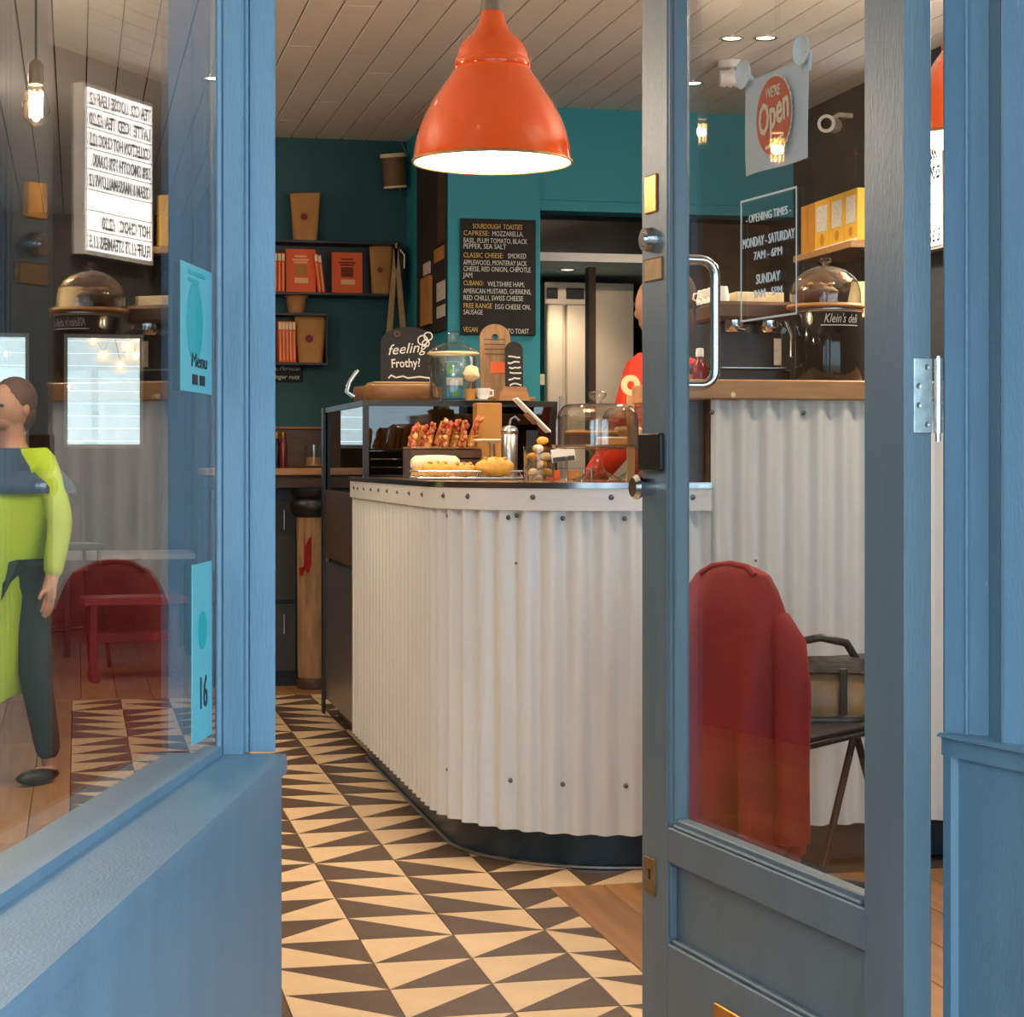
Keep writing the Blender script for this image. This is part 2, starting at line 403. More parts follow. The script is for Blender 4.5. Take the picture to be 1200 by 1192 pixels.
# kitchen beyond the hatch
g = MB(); g.box(x633-.02, XR, 12.0, 12.1, 0, CEIL+.02); struct('wall_kitchen', g, 'black', 'black wall at the back of the kitchen')
xk = onY(700, 0, 9.6).x; xk2 = onY(800, 0, 9.6).x
g = MB(); g.box(xk2, XR, 9.62, 9.72, 0, zt); struct('wall_wood', g, 'wall_brown', 'dark brown boarded wall behind the bar')
zb = hh(304, zY(690, 9.5))
g = MB(); g.box(x633+.01, xk2, 9.46, 9.5, zb+.02, zt+.03); struct('trim_1', g, 'black_gloss', 'black gloss panel above the kitchen opening')
g = MB(); g.box(x633+.01, xk2, 9.40, 9.52, zb-.022, zb+.02); struct('trim_2', g, 'wall_white', 'pale beam under the black gloss panel')
g = MB(); zk = zY(690, 9.6); g.box(onY(688,0,9.7).x, onY(696,0,9.7).x, 9.66, 9.74, 0, zb-.022); struct('trim_3', g, 'wall_brown', 'brown post of the kitchen opening')
# far room wall with two windows
def winx(px): return onY(px, 0, YB_FAR).x
zf = zY(120, YB_FAR); w1 = (winx(75), winx(168)); w0 = (winx(-60), winx(34)); wz = (hh(525, zf), hh(392, zf))
g = MB(); g.box(XL, w0[0], YB_FAR, YB_FAR+.12, 0, CEIL+.02); g.box(w0[1], w1[0], YB_FAR, YB_FAR+.12, 0, CEIL+.02); g.box(w1[1], .85, YB_FAR, YB_FAR+.12, 0, CEIL+.02)
for a in (w0, w1): g.box(a[0], a[1], YB_FAR, YB_FAR+.12, 0, wz[0]); g.box(a[0], a[1], YB_FAR, YB_FAR+.12, wz[1], CEIL+.02)
struct('wall_far', g, 'wall_brown', 'brown far wall pierced by two small windows')
for n, a in ((3, w1), (4, w0)):
    wr = sroot('window_%d' % n, 'small far window %s' % ('looking onto white boards' if n == 3 else 'showing pale daylight'))
    g = MB(); t = .025
    g.box(a[0], a[0]+t, YB_FAR-.015, YB_FAR+.05, wz[0], wz[1]); g.box(a[1]-t, a[1], YB_FAR-.015, YB_FAR+.05, wz[0], wz[1])
    g.box(a[0]+t, a[1]-t, YB_FAR-.015, YB_FAR+.05, wz[1]-t, wz[1]); g.box(a[0]+t, a[1]-t, YB_FAR-.015, YB_FAR+.05, wz[0], wz[0]+t)
    obj('window_frame', g, 'wall_white', wr)
    g = MB(); g.box(a[0]+t, a[1]-t, YB_FAR+.02, YB_FAR+.026, wz[0]+t, wz[1]-t); obj('window_pane', g, 'glass_pane', wr)
wb = thing('boarded_wall', 'white horizontal boards outside the small far window', 'boarded wall', (.2, YB_FAR+3.0, -.06))
zz = .0
while zz < 3.2:
    g = MB(); g.bbox(-1.2, 2.2, 0, .03, zz+.002, zz+.104, .002); obj('board', g, 'white_plank', wb); zz += .106
for x in (-1.0, 1.0, 2.0): g = MB(); g.box(x, x+.06, .031, .08, 0, 3.2); obj('batten', g, 'wood_mid', wb)
gl = thing('string_lights', 'warm bulbs strung in front of the white boards', 'string lights', (.2, YB_FAR+2.975, 2.13))
bulbs = [(.10,.06),(.22,-.05),(.02,-.12),(.28,-.12),(-.06,.02),(.16,-.20),(.30,.03)]
g = MB(); g.tube([(-.9,0,.10)]+[(x,0,z+.06) for x, z in sorted(bulbs)]+[(1.4,0,.12)], .003, 5); obj('cable', g, 'black', gl)
for x, z in bulbs: g = MB(); g.ell((x,0,z+.03), (.02,.02,.032), 8, 6); obj('bulb', g, 'filament', gl)

# ---------------- left shop window (splayed entrance)
O1 = Vector(((330-CX)/F*2.645, 2.645))
def LW(s, w, h, al=2.9):
    a = math.radians(al); p = O1 - Vector((math.sin(a), math.cos(a)))*s + Vector((math.cos(a), -math.sin(a)))*w
    return c2w(p.x, p.y, h)
def lwp(mb, pts, h0, h1, al=2.9, mi=0): mb.prism([tuple(LW(s, w, 0, al)[:2]) for s, w in pts], h0, h1, mi)
SILL = .753; HEAD = 2.32; AP = 4.0
win1 = sroot('window_1', 'left shop window in grey-blue painted frame with low panel')
g = MB(); lwp(g, [(0,0),(1.85,0),(1.85,-.10),(0,-.10)], -.06, SILL-.026); obj('lower_panel', g, 'paint_blue', win1)
g = MB(); p = [LW(-.02,.004,0), LW(1.86,.004,0), LW(1.86,-.16,0,AP), LW(-.02,-.16,0,AP)]
def sillprism(mb, p, h0, h1, b=.006):
    c = sum((Vector(q) for q in p), Vector((0,0,0)))/len(p)
    r0 = [(q.x,q.y,h0) for q in p]; r1 = [(q.x,q.y,h1-b) for q in p]; r2 = [(q.x+(c.x-q.x)/(c-q).length*b, q.y+(c.y-q.y)/(c-q).length*b, h1) for q in p]
    mb.loft([r0, r1, r2], smooth=False)
sillprism(g, p, SILL-.026, SILL); obj('window_sill', g, 'paint_blue', win1)
# end post, built of stepped lengths of timber
g = MB(); lwp(g, [(-.06,-.0515),(-.033,-.0515),(-.030,-.0485),(-.030,-.0173),(-.033,-.0143),(-.06,-.0225)], SILL, CEIL+.02); obj('post', g, 'paint_blue', win1)
for nm, s0, s1, wa, wb_ in (('post', -.06, -.004, -.083, -.0535),):
    g = MB(); lwp(g, [(s0,wa),(s1-.003,wa),(s1,wa+.003),(s1,wb_-.003),(s1-.003,wb_),(s0,wb_)], SILL, CEIL+.02); obj(nm, g, 'paint_blue', win1)
g = MB()
for s, w, r in ((-.026,-.0525,.003),(.0,-.0855,.0045)):
    g.tube([LW(s,w,SILL), LW(s,w,HEAD)], r, 8)
obj('bead', g, 'paint_blue', win1)
g = MB(); lwp(g, [(.006,-.080),(1.80,-.080),(1.80,-.104),(.006,-.104)], SILL, SILL+.012, AP); obj('glazing_bead', g, 'paint_blue', win1)
g = MB(); lwp(g, [(-.075,-.02),(1.86,-.02),(1.86,-.15),(-.075,-.15)], HEAD, CEIL+.02, AP); obj('window_head', g, 'paint_blue', win1)
g = MB(); lwp(g, [(-.002,-.089),(1.80,-.089),(1.80,-.094),(-.002,-.094)], SILL+.008, HEAD+.01, AP); obj('window_pane', g, 'glass_pane', win1)
g = MB(); lwp(g, [(1.78,-.02),(1.88,-.02),(1.88,-.15),(1.78,-.15)], SILL, HEAD, AP); obj('post', g, 'paint_blue', win1)
# street-side glazing of the left bay (behind the photographer's left shoulder)
e = LW(1.86, -.12, 0, AP)
g = MB(); g.box(XL, e.x, e.y-.05, e.y+.05, -.06, .7); g.box(XL, e.x, e.y-.05, e.y+.05, 2.4, CEIL+.02); struct('wall_front_left', g, 'paint_blue', 'grey-blue street front beside the left bay')
g = MB(); g.box(XL, e.x, e.y-.004, e.y+.004, .7, 2.4); w5 = struct('window_5', g, 'glass_pane', 'street pane of the left bay')

# ---------------- right shop window
O2 = Vector(((1107-CX)/F*2.88, 2.88)); A2 = math.radians(-25.6)
def RW(s, w, h): p = O2 - Vector((math.sin(A2), math.cos(A2)))*s + Vector((-math.cos(A2), math.sin(A2)))*w; return c2w(p.x, p.y, h)
def rwp(mb, pts, h0, h1, mi=0): mb.prism([tuple(RW(s, w, 0)[:2]) for s, w in pts], h0, h1, mi)
win2 = sroot('window_2', 'right shop window post and panel in grey-blue paint')
g = MB(); rwp(g, [(0,-.11),(0,.0),(.003,.005),(.008,.006),(.012,.004),(.070,-.024),(.070,-.11)], SILL, CEIL+.02); obj('post', g, 'paint_blue', win2)
g = MB(); g.tube([RW(.040,-.0085,SILL), RW(.040,-.0085,HEAD)], .0035, 8); obj('bead', g, 'paint_blue', win2)
g = MB(); rwp(g, [(.0705,-.11),(.0705,-.025),(.122,-.002),(.122,-.11)], SILL, CEIL+.02); obj('post', g, 'paint_blue', win2)
g = MB(); rwp(g, [(.1225,-.11),(.1225,-.003),(.126,.0),(.131,-.001),(.170,-.020),(.174,-.026),(.174,-.11)], SILL, CEIL+.02); obj('post', g, 'paint_blue', win2)
g = MB(); rwp(g, [(.172,-.055),(1.4,-.055),(1.4,-.061),(.172,-.061)], SILL, HEAD); obj('window_pane', g, 'glass_pane', win2)
g = MB(); rwp(g, [(.172,-.02),(1.45,-.02),(1.45,-.1),(.172,-.1)], HEAD, CEIL+.02); obj('window_head', g, 'paint_blue', win2)
g = MB(); p = [RW(.002,.016,0), RW(1.45,.016,0), RW(1.45,-.11,0), RW(.002,-.11,0)]; sillprism(g, p, SILL-.006, SILL, .005); obj('window_sill', g, 'paint_blue', win2)
g = MB(); rwp(g, [(.0,.006),(1.45,.006),(1.45,-.11),(.0,-.11)], SILL-.034, SILL-.006); obj('rail', g, 'paint_blue', win2)
g = MB(); rwp(g, [(.0,-.11),(0,0),(.004,.006),(.022,.006),(.028,-.006),(.028,-.11)], -.06, SILL-.034); obj('stile', g, 'paint_blue', win2)
g = MB(); rwp(g, [(.028,-.004),(1.45,-.004),(1.45,-.11),(.028,-.11)], -.06, SILL-.034); obj('lower_panel', g, 'paint_blue', win2)
e2 = RW(1.43, -.06, 0)
g = MB(); g.box(e2.x, XR, e2.y-.05, e2.y+.05, -.06, .7); g.box(e2.x, XR, e2.y-.05, e2.y+.05, 2.4, CEIL+.02); struct('wall_front_right', g, 'paint_blue', 'grey-blue street front beside the right bay')
g = MB(); g.box(e2.x, XR, e2.y-.004, e2.y+.004, .7, 2.4); struct('window_6', g, 'glass_pane', 'street pane of the right bay')
# head over the doorway
a_, b_ = LW(-.01, -.12, 0), RW(.02, -.08, 0)
g = MB(); g.box(a_.x, b_.x, 2.62, 2.70, 2.30, CEIL+.02); struct('trim_4', g, 'paint_blue', 'grey-blue beam over the doorway')

# ---------------- open glazed door
OD = Vector(((1060-CX)/F*2.85, 2.85)); AD = math.atan((-250-CX)/F); DE = Vector((math.sin(AD), math.cos(AD))); DM = Vector((-math.cos(AD), math.sin(AD)))
def DW(s, w, h): p = OD + DE*s + DM*w; return c2w(p.x, p.y, h)         # s: hinge -> latch, w: + towards the entrance side
def dbox(mb, s0, s1, w0, w1, h0, h1, mi=0, b=.0025):
    M = basis(DW(0,0,0), (DW(1,0,0)-DW(0,0,0)), (0,0,1))              # x = s, y = h, z = s x h
    zs = -1 if (DW(0,1,0)-DW(0,0,0)).dot(M.col[2].to_3d()) < 0 else 1
    mb.bbox(s0, s1, h0, h1, min(w0*zs,w1*zs), max(w0*zs,w1*zs), b, mi, M)
DWID, TH = .934, .046
door = sroot('door_1', 'open grey-blue glazed door with brass and chrome fittings')
g = MB(); dbox(g, 0, .115, -TH, 0, .012, 2.27); obj('stile', g, 'paint_blue_shaded', door)
g = MB(); dbox(g, .819, DWID, -TH, 0, .012, 2.27); obj('stile', g, 'paint_blue_shaded', door)
for h0, h1 in ((.012,.26),(.41,.475),(2.16,2.27)): g = MB(); dbox(g, .115, .819, -TH, 0, h0, h1); obj('rail', g, 'paint_blue_shaded', door)
g = MB(); dbox(g, .112, .822, -TH+.006, -.018, .255, .415); obj('panel', g, 'paint_blue_shaded', door)
# glazing mouldings in the recess
g = MB()
dbox(g, .803, .819, -.036, -.008, .475, 2.16); dbox(g, .811, .819, -.02, -.002, .475, 2.16)
dbox(g, .115, .131, -.036, -.012, .475, 2.16)
dbox(g, .131, .803, -.036, -.010, .475, .491); dbox(g, .131, .803, -.02, -.003, .475, .482); dbox(g, .131, .803, -.036, -.012, 2.145, 2.16)
obj('glazing_moulding', g, 'paint_blue_shaded', door)
g = MB(); dbox(g, .115, .819, -.018, -.006, .26, .268); dbox(g, .115, .819, -.018, -.010, .403, .41); dbox(g, .811, .819, -.018, -.004, .268, .403); dbox(g, .115, .122, -.018, -.008, .268, .403); obj('panel_moulding', g, 'paint_blue_shaded', door)
g = MB(); dbox(g, .120, .814, -.036, -.031, .48, 2.155, b=.0005); obj('door_pane', g, 'glass_pane', door)
def dz(px): return (OD.x + .3696*OD.y)/((px-CX)/F + .3696)            # depth of a column on the door face
def ds(px): return (dz(px)-OD.y)/DE.y
def dh(px, py): return hh(py, dz(px))
# fittings on the latch stile
g = MB(); dbox(g, ds(771), ds(757), .0, .004, dh(764,250), dh(764,205)); obj('lock_plate', g, 'brass', door)
g = MB(); g.tube([DW(ds(764),0,dh(764,281)), DW(ds(764),.018,dh(764,281))], [.024,.021], 20); g.tube([DW(ds(764),.018,dh(764,281)), DW(ds(764),.022,dh(764,281))], .013, 16); obj('lock_cylinder', g, 'chrome', door)
g = MB(); dbox(g, ds(777), ds(756), .0, .003, dh(764,330), dh(764,303)); obj('push_plate', g, 'brass_dull', door)
g = MB(); dbox(g, ds(779), ds(754), .0, .012, dh(764,552), dh(764,508)); obj('latch_case', g, 'black_metal', door)
g = MB(); g.tube([DW(ds(765),0,dh(764,571)), DW(ds(765),.02,dh(764,571)), DW(ds(765),.034,dh(764,571))], [.017,.017,.024], 18); g.tube([DW(ds(765),.034,dh(764,571)), DW(ds(765),.042,dh(764,571))], [.024,.018], 18); obj('door_knob', g, 'chrome', door)
g = MB(); dbox(g, ds(769), ds(756), .0, .003, dh(762,1048), dh(762,1004)); obj('keyhole_plate', g, 'brass_dull', door)
g = MB(); dbox(g, ds(763.5), ds(761.5), .003, .004, dh(762,1030), dh(762,1018), b=.0003); obj('keyhole', g, 'black', door)
g = MB(); dbox(g, ds(968), ds(838), .0, .004, .125, .205); dbox(g, ds(955), ds(850), .004, .009, .14, .19); obj('letter_plate', g, 'brass', door)
# pull handle on the inner side of the latch stile, seen through the pane
hz0, hz1 = hh(456, 3.62), hh(297, 3.62); sH = .835
P0 = [DW(sH,-TH,hz1-.012), DW(sH,-TH-.03,hz1-.006)]
g = MB(); pts = [DW(sH,-TH+.002,hz1-.008), DW(sH,-TH-.03,hz1-.008)]
R_ = .03
for k in range(6): a = PI/2*k/5; pts.append(DW(sH,-TH-.03-R_*math.sin(a), hz1-.008-R_+R_*math.cos(a)))
for k in range(6): a = PI/2*k/5; pts.append(DW(sH,-TH-.03-R_*math.cos(a), hz0+.008+R_-R_*math.sin(a)))
pts += [DW(sH,-TH+.002,hz0+.008)]
g.tube(pts, .0095, 12); obj('pull_handle', g, 'chrome', door)
# hinges
for h0, h1 in ((hh(508,2.87), hh(420,2.87)), (.16, .27), (2.0, 2.11)):
    hg = MB(); M = basis(DW(0,0,0), (DW(0,-1,0)-DW(0,0,0)), (0,0,1))
    hg.bbox(.014, TH-.001, h0, h1, -.002, .0035, .001, 0, M)
    if (M.col[2].to_3d()).dot(DW(-1,0,0)-DW(0,0,0)) < 0: pass
    hx = MB(); hx.bbox(.012, TH-.001, h0, h1, -.0035, .002, .001, 0, M)
    hg = hx if (M.col[2].to_3d()).dot(DW(-1,0,0)-DW(0,0,0)) < 0 else hg
    o = obj('hinge', hg, 'galvanised', door)
    c = DW(-.004, -TH-.008, 0); n = 5; dh_ = (h1-h0)/n; k_ = MB()
    for i in range(n): k_.tube([(c.x,c.y,h0+i*dh_+.0004), (c.x,c.y,h0+(i+1)*dh_-.0004)], .0066, 12)
    k_.tube([(c.x,c.y,h0-.012),(c.x,c.y,h0-.006),(c.x,c.y,h1+.003)], .0045, 8); obj('hinge_knuckle', k_, 'chrome', o)
    sc = MB(); sg = -1 if hg is hx else 1
    for i, xx in enumerate((.036,.022,.022,.036)): sc.lathe([(.0045,.0036),(.004,.0046),(.001,.0042)], 10, M=M @ Matrix.Translation((xx, h0+(h1-h0)*(.12+.253*i), 0)) @ Matrix.Diagonal((1,1,sg,1)))
    obj('screw', sc, 'steel', o)
# --- things fixed to the pane
MDO = basis(DW(DWID,0,0), DW(0,0,0)-DW(1,0,0), (0,0,1))                # x runs latch -> hinge, y up, z out of the entrance face
ZS = 1 if (DW(0,1,0)-DW(0,0,0)).dot(MDO.col[2].to_3d()) > 0 else -1
GW = -.031*ZS
def dl(px): return DWID - ds(px)                                      # pixel column -> x in MDO
def gz(px): return dz(px)*1.0
SGO = 26; PO = 17; GW0 = GW; GW = -.0525*ZS
sx0, sx1 = dl(872-SGO), dl(944-SGO); st, sb = dh(905,70), dh(905,187)
sg = thing('open_sign', 'white hanging sign with a red serrated badge reading Open', 'sign', DW((ds(872)+ds(944))/2, -.02, sb))
g = MB(); nn = 10; vs_ = []
for i in range(nn+1):
    for j in range(7):
        u = i/nn; v = j/6; vs_.append((sx0+(sx1-sx0)*u, sb+(st-sb)*v, GW+ZS*(.006+.004*math.sin(u*7+v*2)*(1-v))))
nv = len(vs_); vs2 = [(x,y,z-ZS*.0012) for x,y,z in vs_]; fs = []
for i in range(nn):
    for j in range(6):
        q = (i*7+j, (i+1)*7+j, (i+1)*7+j+1, i*7+j+1); fs.append(q); fs.append(tuple(nv+k for k in q[::-1]))
for i in range(nn): fs += [(i*7,nv+i*7,nv+i*7+7,i*7+7), (i*7+6,i*7+13,nv+i*7+13,nv+i*7+6)]
for j in range(6): fs += [(j,j+1,nv+j+1,nv+j), (nn*7+j,nv+nn*7+j,nv+nn*7+j+1,nn*7+j+1)]
g.add(vs_+vs2, fs, 0, True, MDO); obj('card', g, 'paper_grey', sg, True)
cx, cy = (sx0+sx1)/2+.004, (st+sb)/2+.004; rx, ry = (dl(930-SGO)-dl(888-SGO))/2, (st-sb)*.43
g = MB(); pl = []
for k in range(72):
    q = 1.0 if k % 2 else .94; a = 2*PI*k/72; pl.append((cx+rx*q*math.cos(a), cy+ry*q*math.sin(a)))
g.prism(pl, 0, .0015, 0, MDO @ Matrix.Translation((0,0,GW+ZS*.0115))); obj('badge', g, 'sign_cream', sg, True)
g = MB(); g.prism([(cx+rx*.93*math.cos(2*PI*k/48), cy+ry*.93*math.sin(2*PI*k/48)) for k in range(48)], 0, .0015, 0, MDO @ Matrix.Translation((0,0,GW+ZS*.0128))); obj('badge_centre', g, 'sign_red', sg, True)
MT = MDO @ Matrix.Translation((cx, cy, GW+ZS*.0148))
text('lettering', "WE'RE", .026, 'sign_cream', MT @ Matrix.Translation((0,.032,0)), sg, align='CENTER', width=rx*.8)
text('lettering', "Open", .075, 'sign_cream', MT @ Matrix.Rotation(.22,4,'Z') @ Matrix.Translation((0,-.02,0)), sg, align='CENTER', width=rx*1.65, shear=.25, bold=.0012)
g = MB(); strip(g, [(-rx*.35,-.052),(rx*.1,-.047),(rx*.55,-.037)], .006, M=MT); obj('underline', g, 'sign_cream', sg, True)
for (px_, py_), w_ in (((869,76),'left'),((936,47),'right')):
    k = thing('suction_hook', 'white suction hook holding the %s corner of the open sign' % ('latch side' if w_=='left' else 'hinge side'), 'hook', DW(ds(px_-22), -.0365, dh(px_,py_)), group='suction hooks on the door pane')
    Mh = MDO @ Matrix.Translation((dl(px_-22), dh(px_,py_), -.0362*ZS)) @ Matrix.Diagonal((1,1.0,-ZS,1))
    g = MB(); g.lathe([(.026,.001),(.024,.006),(.012,.010),(.006,.012),(.0,.012)], 18, M=Mh); obj('cup', g, 'enamel_white' if False else 'paper_white', k, True)
    g = MB(); g.tube([Mh @ Vector((0,0,.010)), Mh @ Vector((0,-.004,.020)), Mh @ Vector((0,-.03,.018)), Mh @ Vector((.0,-.036,.010))], .004, 7); obj('hook', g, 'paper_white', k, True)
# opening-times transfer (thin frame and letters)
GW = GW0
tt = thing('opening_times_transfer', 'opening times lettering inside a thin frame on the door pane', 'lettering', DW(ds(900),-.031,dh(900,372)))
xa, xb, ya, yb = dl(867-PO), dl(932-PO), dh(900,370), dh(900,221); t = .0035
MZ = MDO @ Matrix.Translation((0,0,GW+ZS*.0012))
g = MB()
for b4 in ((xa,xb,yb-t,yb),(xa,xb,ya,ya+t),(xa,xa+t,ya+t,yb-t),(xb-t,xb,ya+t,yb-t)): g.box(b4[0],b4[1],b4[2],b4[3],0,.0006,0,MZ)
obj('outline', g, 'ink_pale', tt, True)
xm = (xa+xb)/2; hgt = yb-ya
for s_, yy, sz, wd_ in (("- OPENING TIMES -",.80,.020,.80),("MONDAY - SATURDAY",.60,.024,.92),("7AM - 6PM",.49,.020,.5),("SUNDAY",.29,.024,.42),("9AM - 5PM",.18,.020,.5)):
    text('lettering', s_, sz, 'ink_pale', MZ @ Matrix.Translation((xm, ya+hgt*yy, .0006)), tt, align='CENTER', width=(xb-xa)*wd_)

# ---------------- paper notices stuck on the left pane
def paneS(px):                                                # distance along the pane of a pixel column
    a = math.radians(AP); k = (px-CX)/F
    d = Vector((-math.sin(a), -math.cos(a))); o = O1 + Vector((math.cos(a), -math.sin(a)))*(-.089)
    return (k*o.y-o.x)/(d.x-k*d.y)
def notice(parent, px0, px1, py0, py1, m_):
    s0, s1 = paneS(px0), paneS(px1); sm = (s0+s1)/2; zc = O1.y-sm
    h1, h0 = hh(py0, zc), hh(py1, zc)
    M = basis(LW(s0,-.0882,h0,AP), LW(s1,-.0882,0,AP)-LW(s0,-.0882,0,AP), (0,0,1)); Wd = s0-s1; Wd = abs(Wd)
    g = MB(); g.box(0, Wd, 0, h1-h0, -.0003, .0006, 0, M); obj('sheet', g, m_, parent, True)
    return M @ Matrix.Translation((0,0,.0007)), Wd, h1-h0
pn = thing('paper_notice', 'turquoise paper notice with round emblem stuck high on the left pane', 'notice', LW(.1,-.088,1.2,AP))
M, Wd, Hg = notice(pn, 211, 247, 312, 460, 'cyan_paper')
g = MB(); g.prism([(Wd*.42+Wd*.26*math.cos(2*PI*k/28), Hg*.55+Wd*.30*math.sin(2*PI*k/28)) for k in range(28)], 0, .0006, 0, M); obj('emblem', g, 'cyan_print', pn, True)
for q in ((.34,.06),(.58,.06)): g = MB(); g.box(q[0]*Wd, (q[0]+.17)*Wd, q[1]*Hg, (q[1]+.08)*Hg, 0, .0006, 0, M); obj('print_block', g, 'ink', pn, True)
text('lettering', "Menu", .026, 'ink', M @ Matrix.Translation((Wd*.3,Hg*.2,.0004)), pn, width=Wd*.5)
for q in (.92,.86): g = MB(); g.box(Wd*.2, Wd*(.75 if q > .9 else .55), Hg*q, Hg*(q+.03), 0, .0006, 0, M); obj('print_line', g, 'cyan_print', pn, True)
pn2 = thing('paper_notice', 'pale turquoise notice with dark figures low on the left pane', 'notice', LW(.1,-.088,.8,AP))
M, Wd, Hg = notice(pn2, 224, 247, 660, 868, 'cyan_paper')
g = MB(); g.prism([(Wd*.5+Wd*.22*math.cos(2*PI*k/28), Hg*.62+Wd*.22*math.sin(2*PI*k/28)) for k in range(28)], 0, .0006, 0, M); obj('emblem', g, 'cyan_print', pn2, True)
text('lettering', "16", .06, 'ink', M @ Matrix.Translation((Wd*.3,Hg*.18,.0004)), pn2, width=Wd*.35)
# ================================================================== COUNTER
ARC = (1.6, 5.82); XEND = 1.736; CT = 1.072                # arc centre, right end of the low counter, top of band
def cpath(off, ystart=7.5, xend=XEND, n=20):                # off: distance outwards from the kick line (radius .505)
    r = .505+off; p = [(ARC[0]-r, ystart), (ARC[0]-r, ARC[1])]
    for k in range(1, n): a = PI + PI/2*k/n; p.append((ARC[0]+r*math.cos(a), ARC[1]+r*math.sin(a)))
    p += [(ARC[0], ARC[1]-r), (xend, ARC[1]-r)]; return p
def walk(path, step):
    out = []; acc = 0
    for (a, b) in zip(path, path[1:]):
        d = math.dist(a, b); k = max(1, int(round(d/step)))
        for i in range(k): t = i/k; out.append(((a[0]+(b[0]-a[0])*t, a[1]+(b[1]-a[1])*t), acc+d*t))
        acc += d
    out.append((path[-1], acc)); return out
def normals(pts):
    out = []
    for i in range(len(pts)):
        a = pts[max(0,i-1)]; b = pts[min(len(pts)-1,i+1)]; d = Vector((b[0]-a[0], b[1]-a[1])).normalized(); out.append(Vector((d.y, -d.x)))
    return out
def corrugated(path, z0, z1, pitch=.0765, amp=.012, th=.0016, step=.0085, phase=0):
    w = walk(path, step); pts = [p for p, s in w]; nr = normals(pts); P = []
    for (p, s), n in zip(w, nr): q = Vector(p) - n*0 + n*(amp*math.sin(2*PI*s/pitch+phase)); P.append((q, n))
    mb = MB(); n = len(P); zs = (z0, z1); vs = []
    for q, nn in P:
        vs += [(q.x,q.y,z0), (q.x,q.y,z1), (q.x-nn.x*th,q.y-nn.y*th,z0), (q.x-nn.x*th,q.y-nn.y*th,z1)]
    fs = []; caps = []
    for i in range(n-1):
        a, b = 4*i, 4*i+4
        fs += [(a, b, b+1, a+1)[::-1] if False else (a+1, b+1, b, a), (a+2, b+2, b+3, a+3)]; caps += [(a, b, b+2, a+2), (a+3, b+3, b+1, a+1)]
    mb.add(vs, fs, 0, True); mb.add(vs, caps, 0, False); return mb
def wallstrip(path, z0, z1, th, mats=0):
    pts = path; nr = normals(pts); outer = [tuple(p) for p in pts]; inner = [(p[0]-n.x*th, p[1]-n.y*th) for p, n in zip(pts, nr)]
    mb = MB(); n = len(pts); vs = [(p[0],p[1],z0) for p in outer]+[(p[0],p[1],z1) for p in outer]+[(p[0],p[1],z0) for p in inner]+[(p[0],p[1],z1) for p in inner]
    fs = []
    for i in range(n-1): fs += [(n+i, n+i+1, i+1, i), (2*n+i, 2*n+i+1, 3*n+i+1, 3*n+i), (i, i+1, 2*n+i+1, 2*n+i), (3*n+i, 3*n+i+1, n+i+1, n+i)]
    fs += [(0, 2*n, 3*n, n), (n-1, 2*n-1, 4*n-1, 3*n-1)]
    mb.add(vs, fs, 0, False)
    for i in range(n-1): mb.sm[i*4] = True
    return mb
def screw_at(path, target, off, z, r=.0062):
    best = None
    for (p, s), n in zip(walk(path, .004), normals([q for q, _ in walk(path, .004)])):
        v = Vector((p[0]+n.x*off, p[1]+n.y*off, z)); k = v.x*CA - v.y*SA; zc = v.x*SA + v.y*CA; px = CX + F*k/zc
        if best is None or abs(px-target) < best[0]:
            if n.y < .3: best = (abs(px-target), v, n)
    _, v, n = best; M = basis(v, Vector((n.y,-n.x,0)).cross(Vector((n.x,n.y,0))) if False else (-n.y, n.x, 0), (0,0,1))
    if M.col[2].to_3d().dot(Vector((n.x,n.y,0))) < 0: M = basis(v, (n.y, -n.x, 0), (0,0,1))
    mb = MB(); mb.lathe([(r*1.35,0),(r*1.3,.0012),(r*.95,.0016),(r*.9,.0045),(r*.5,.006),(0,.006)], 12, M=M); return mb
cnt = thing('service_counter', 'curved white corrugated metal service counter with riveted top band', 'counter', (1.6, 6.2, 0))
sheetp = cpath(.052)
sheet = obj('corrugated_sheet', corrugated(sheetp, .104, CT-.055), 'corrugated_white', cnt, True)
band = obj('top_band', wallstrip(cpath(.070), CT-.062, CT, .014), 'white_band', cnt, True)
for px in (415,420,427,435,444,454,466,480,495,520,548,624,717):
    obj('screw', screw_at(cpath(.070), px, .0, CT-.024), 'screw_grey', band, True)
obj('screw', screw_at(cpath(.070, xend=XEND), 812, .0, CT-.024), 'screw_grey', band, True)
for px in (525,596,606,660,731): obj('screw', screw_at(sheetp, px, .007, CT-.083+(.006 if px==606 else 0), .0055), 'screw_grey', sheet, True)
for px in (525,598,660,733): obj('screw', screw_at(sheetp, px, .007, .245, .0055), 'screw_grey', sheet, True)
obj('screw', screw_at(sheetp, 605, -.003, .86, .003), 'screw_grey', sheet, True)
obj('kick_plate', wallstrip(cpath(0), 0.004, .13, .01), 'kick_navy', cnt, True)
g = MB(); g.tube([(p[0],p[1],.006) for p in cpath(.006)], .006, 6); obj('floor_trim', g, 'steel', cnt, True)
outer = cpath(.068, 7.52); inner = [(XEND, 5.93), (1.75, 5.93), (1.72, 6.0), (1.70, 7.52)]
g = MB(); g.prism(outer+inner, CT, CT+.014); obj('worktop', g, 'countertop', cnt, True)
obj('worktop_edge', wallstrip(cpath(.073, 7.52), CT+.001, CT+.017, .006), 'steel_edge', cnt, True)
g = MB(); g.prism(cpath(.03)+[(XEND,5.9),(1.66,6.0),(1.66,7.5)], .13, CT-.001); obj('carcass', g, 'wood_dark', cnt, True)
TOPH = CT+.0145
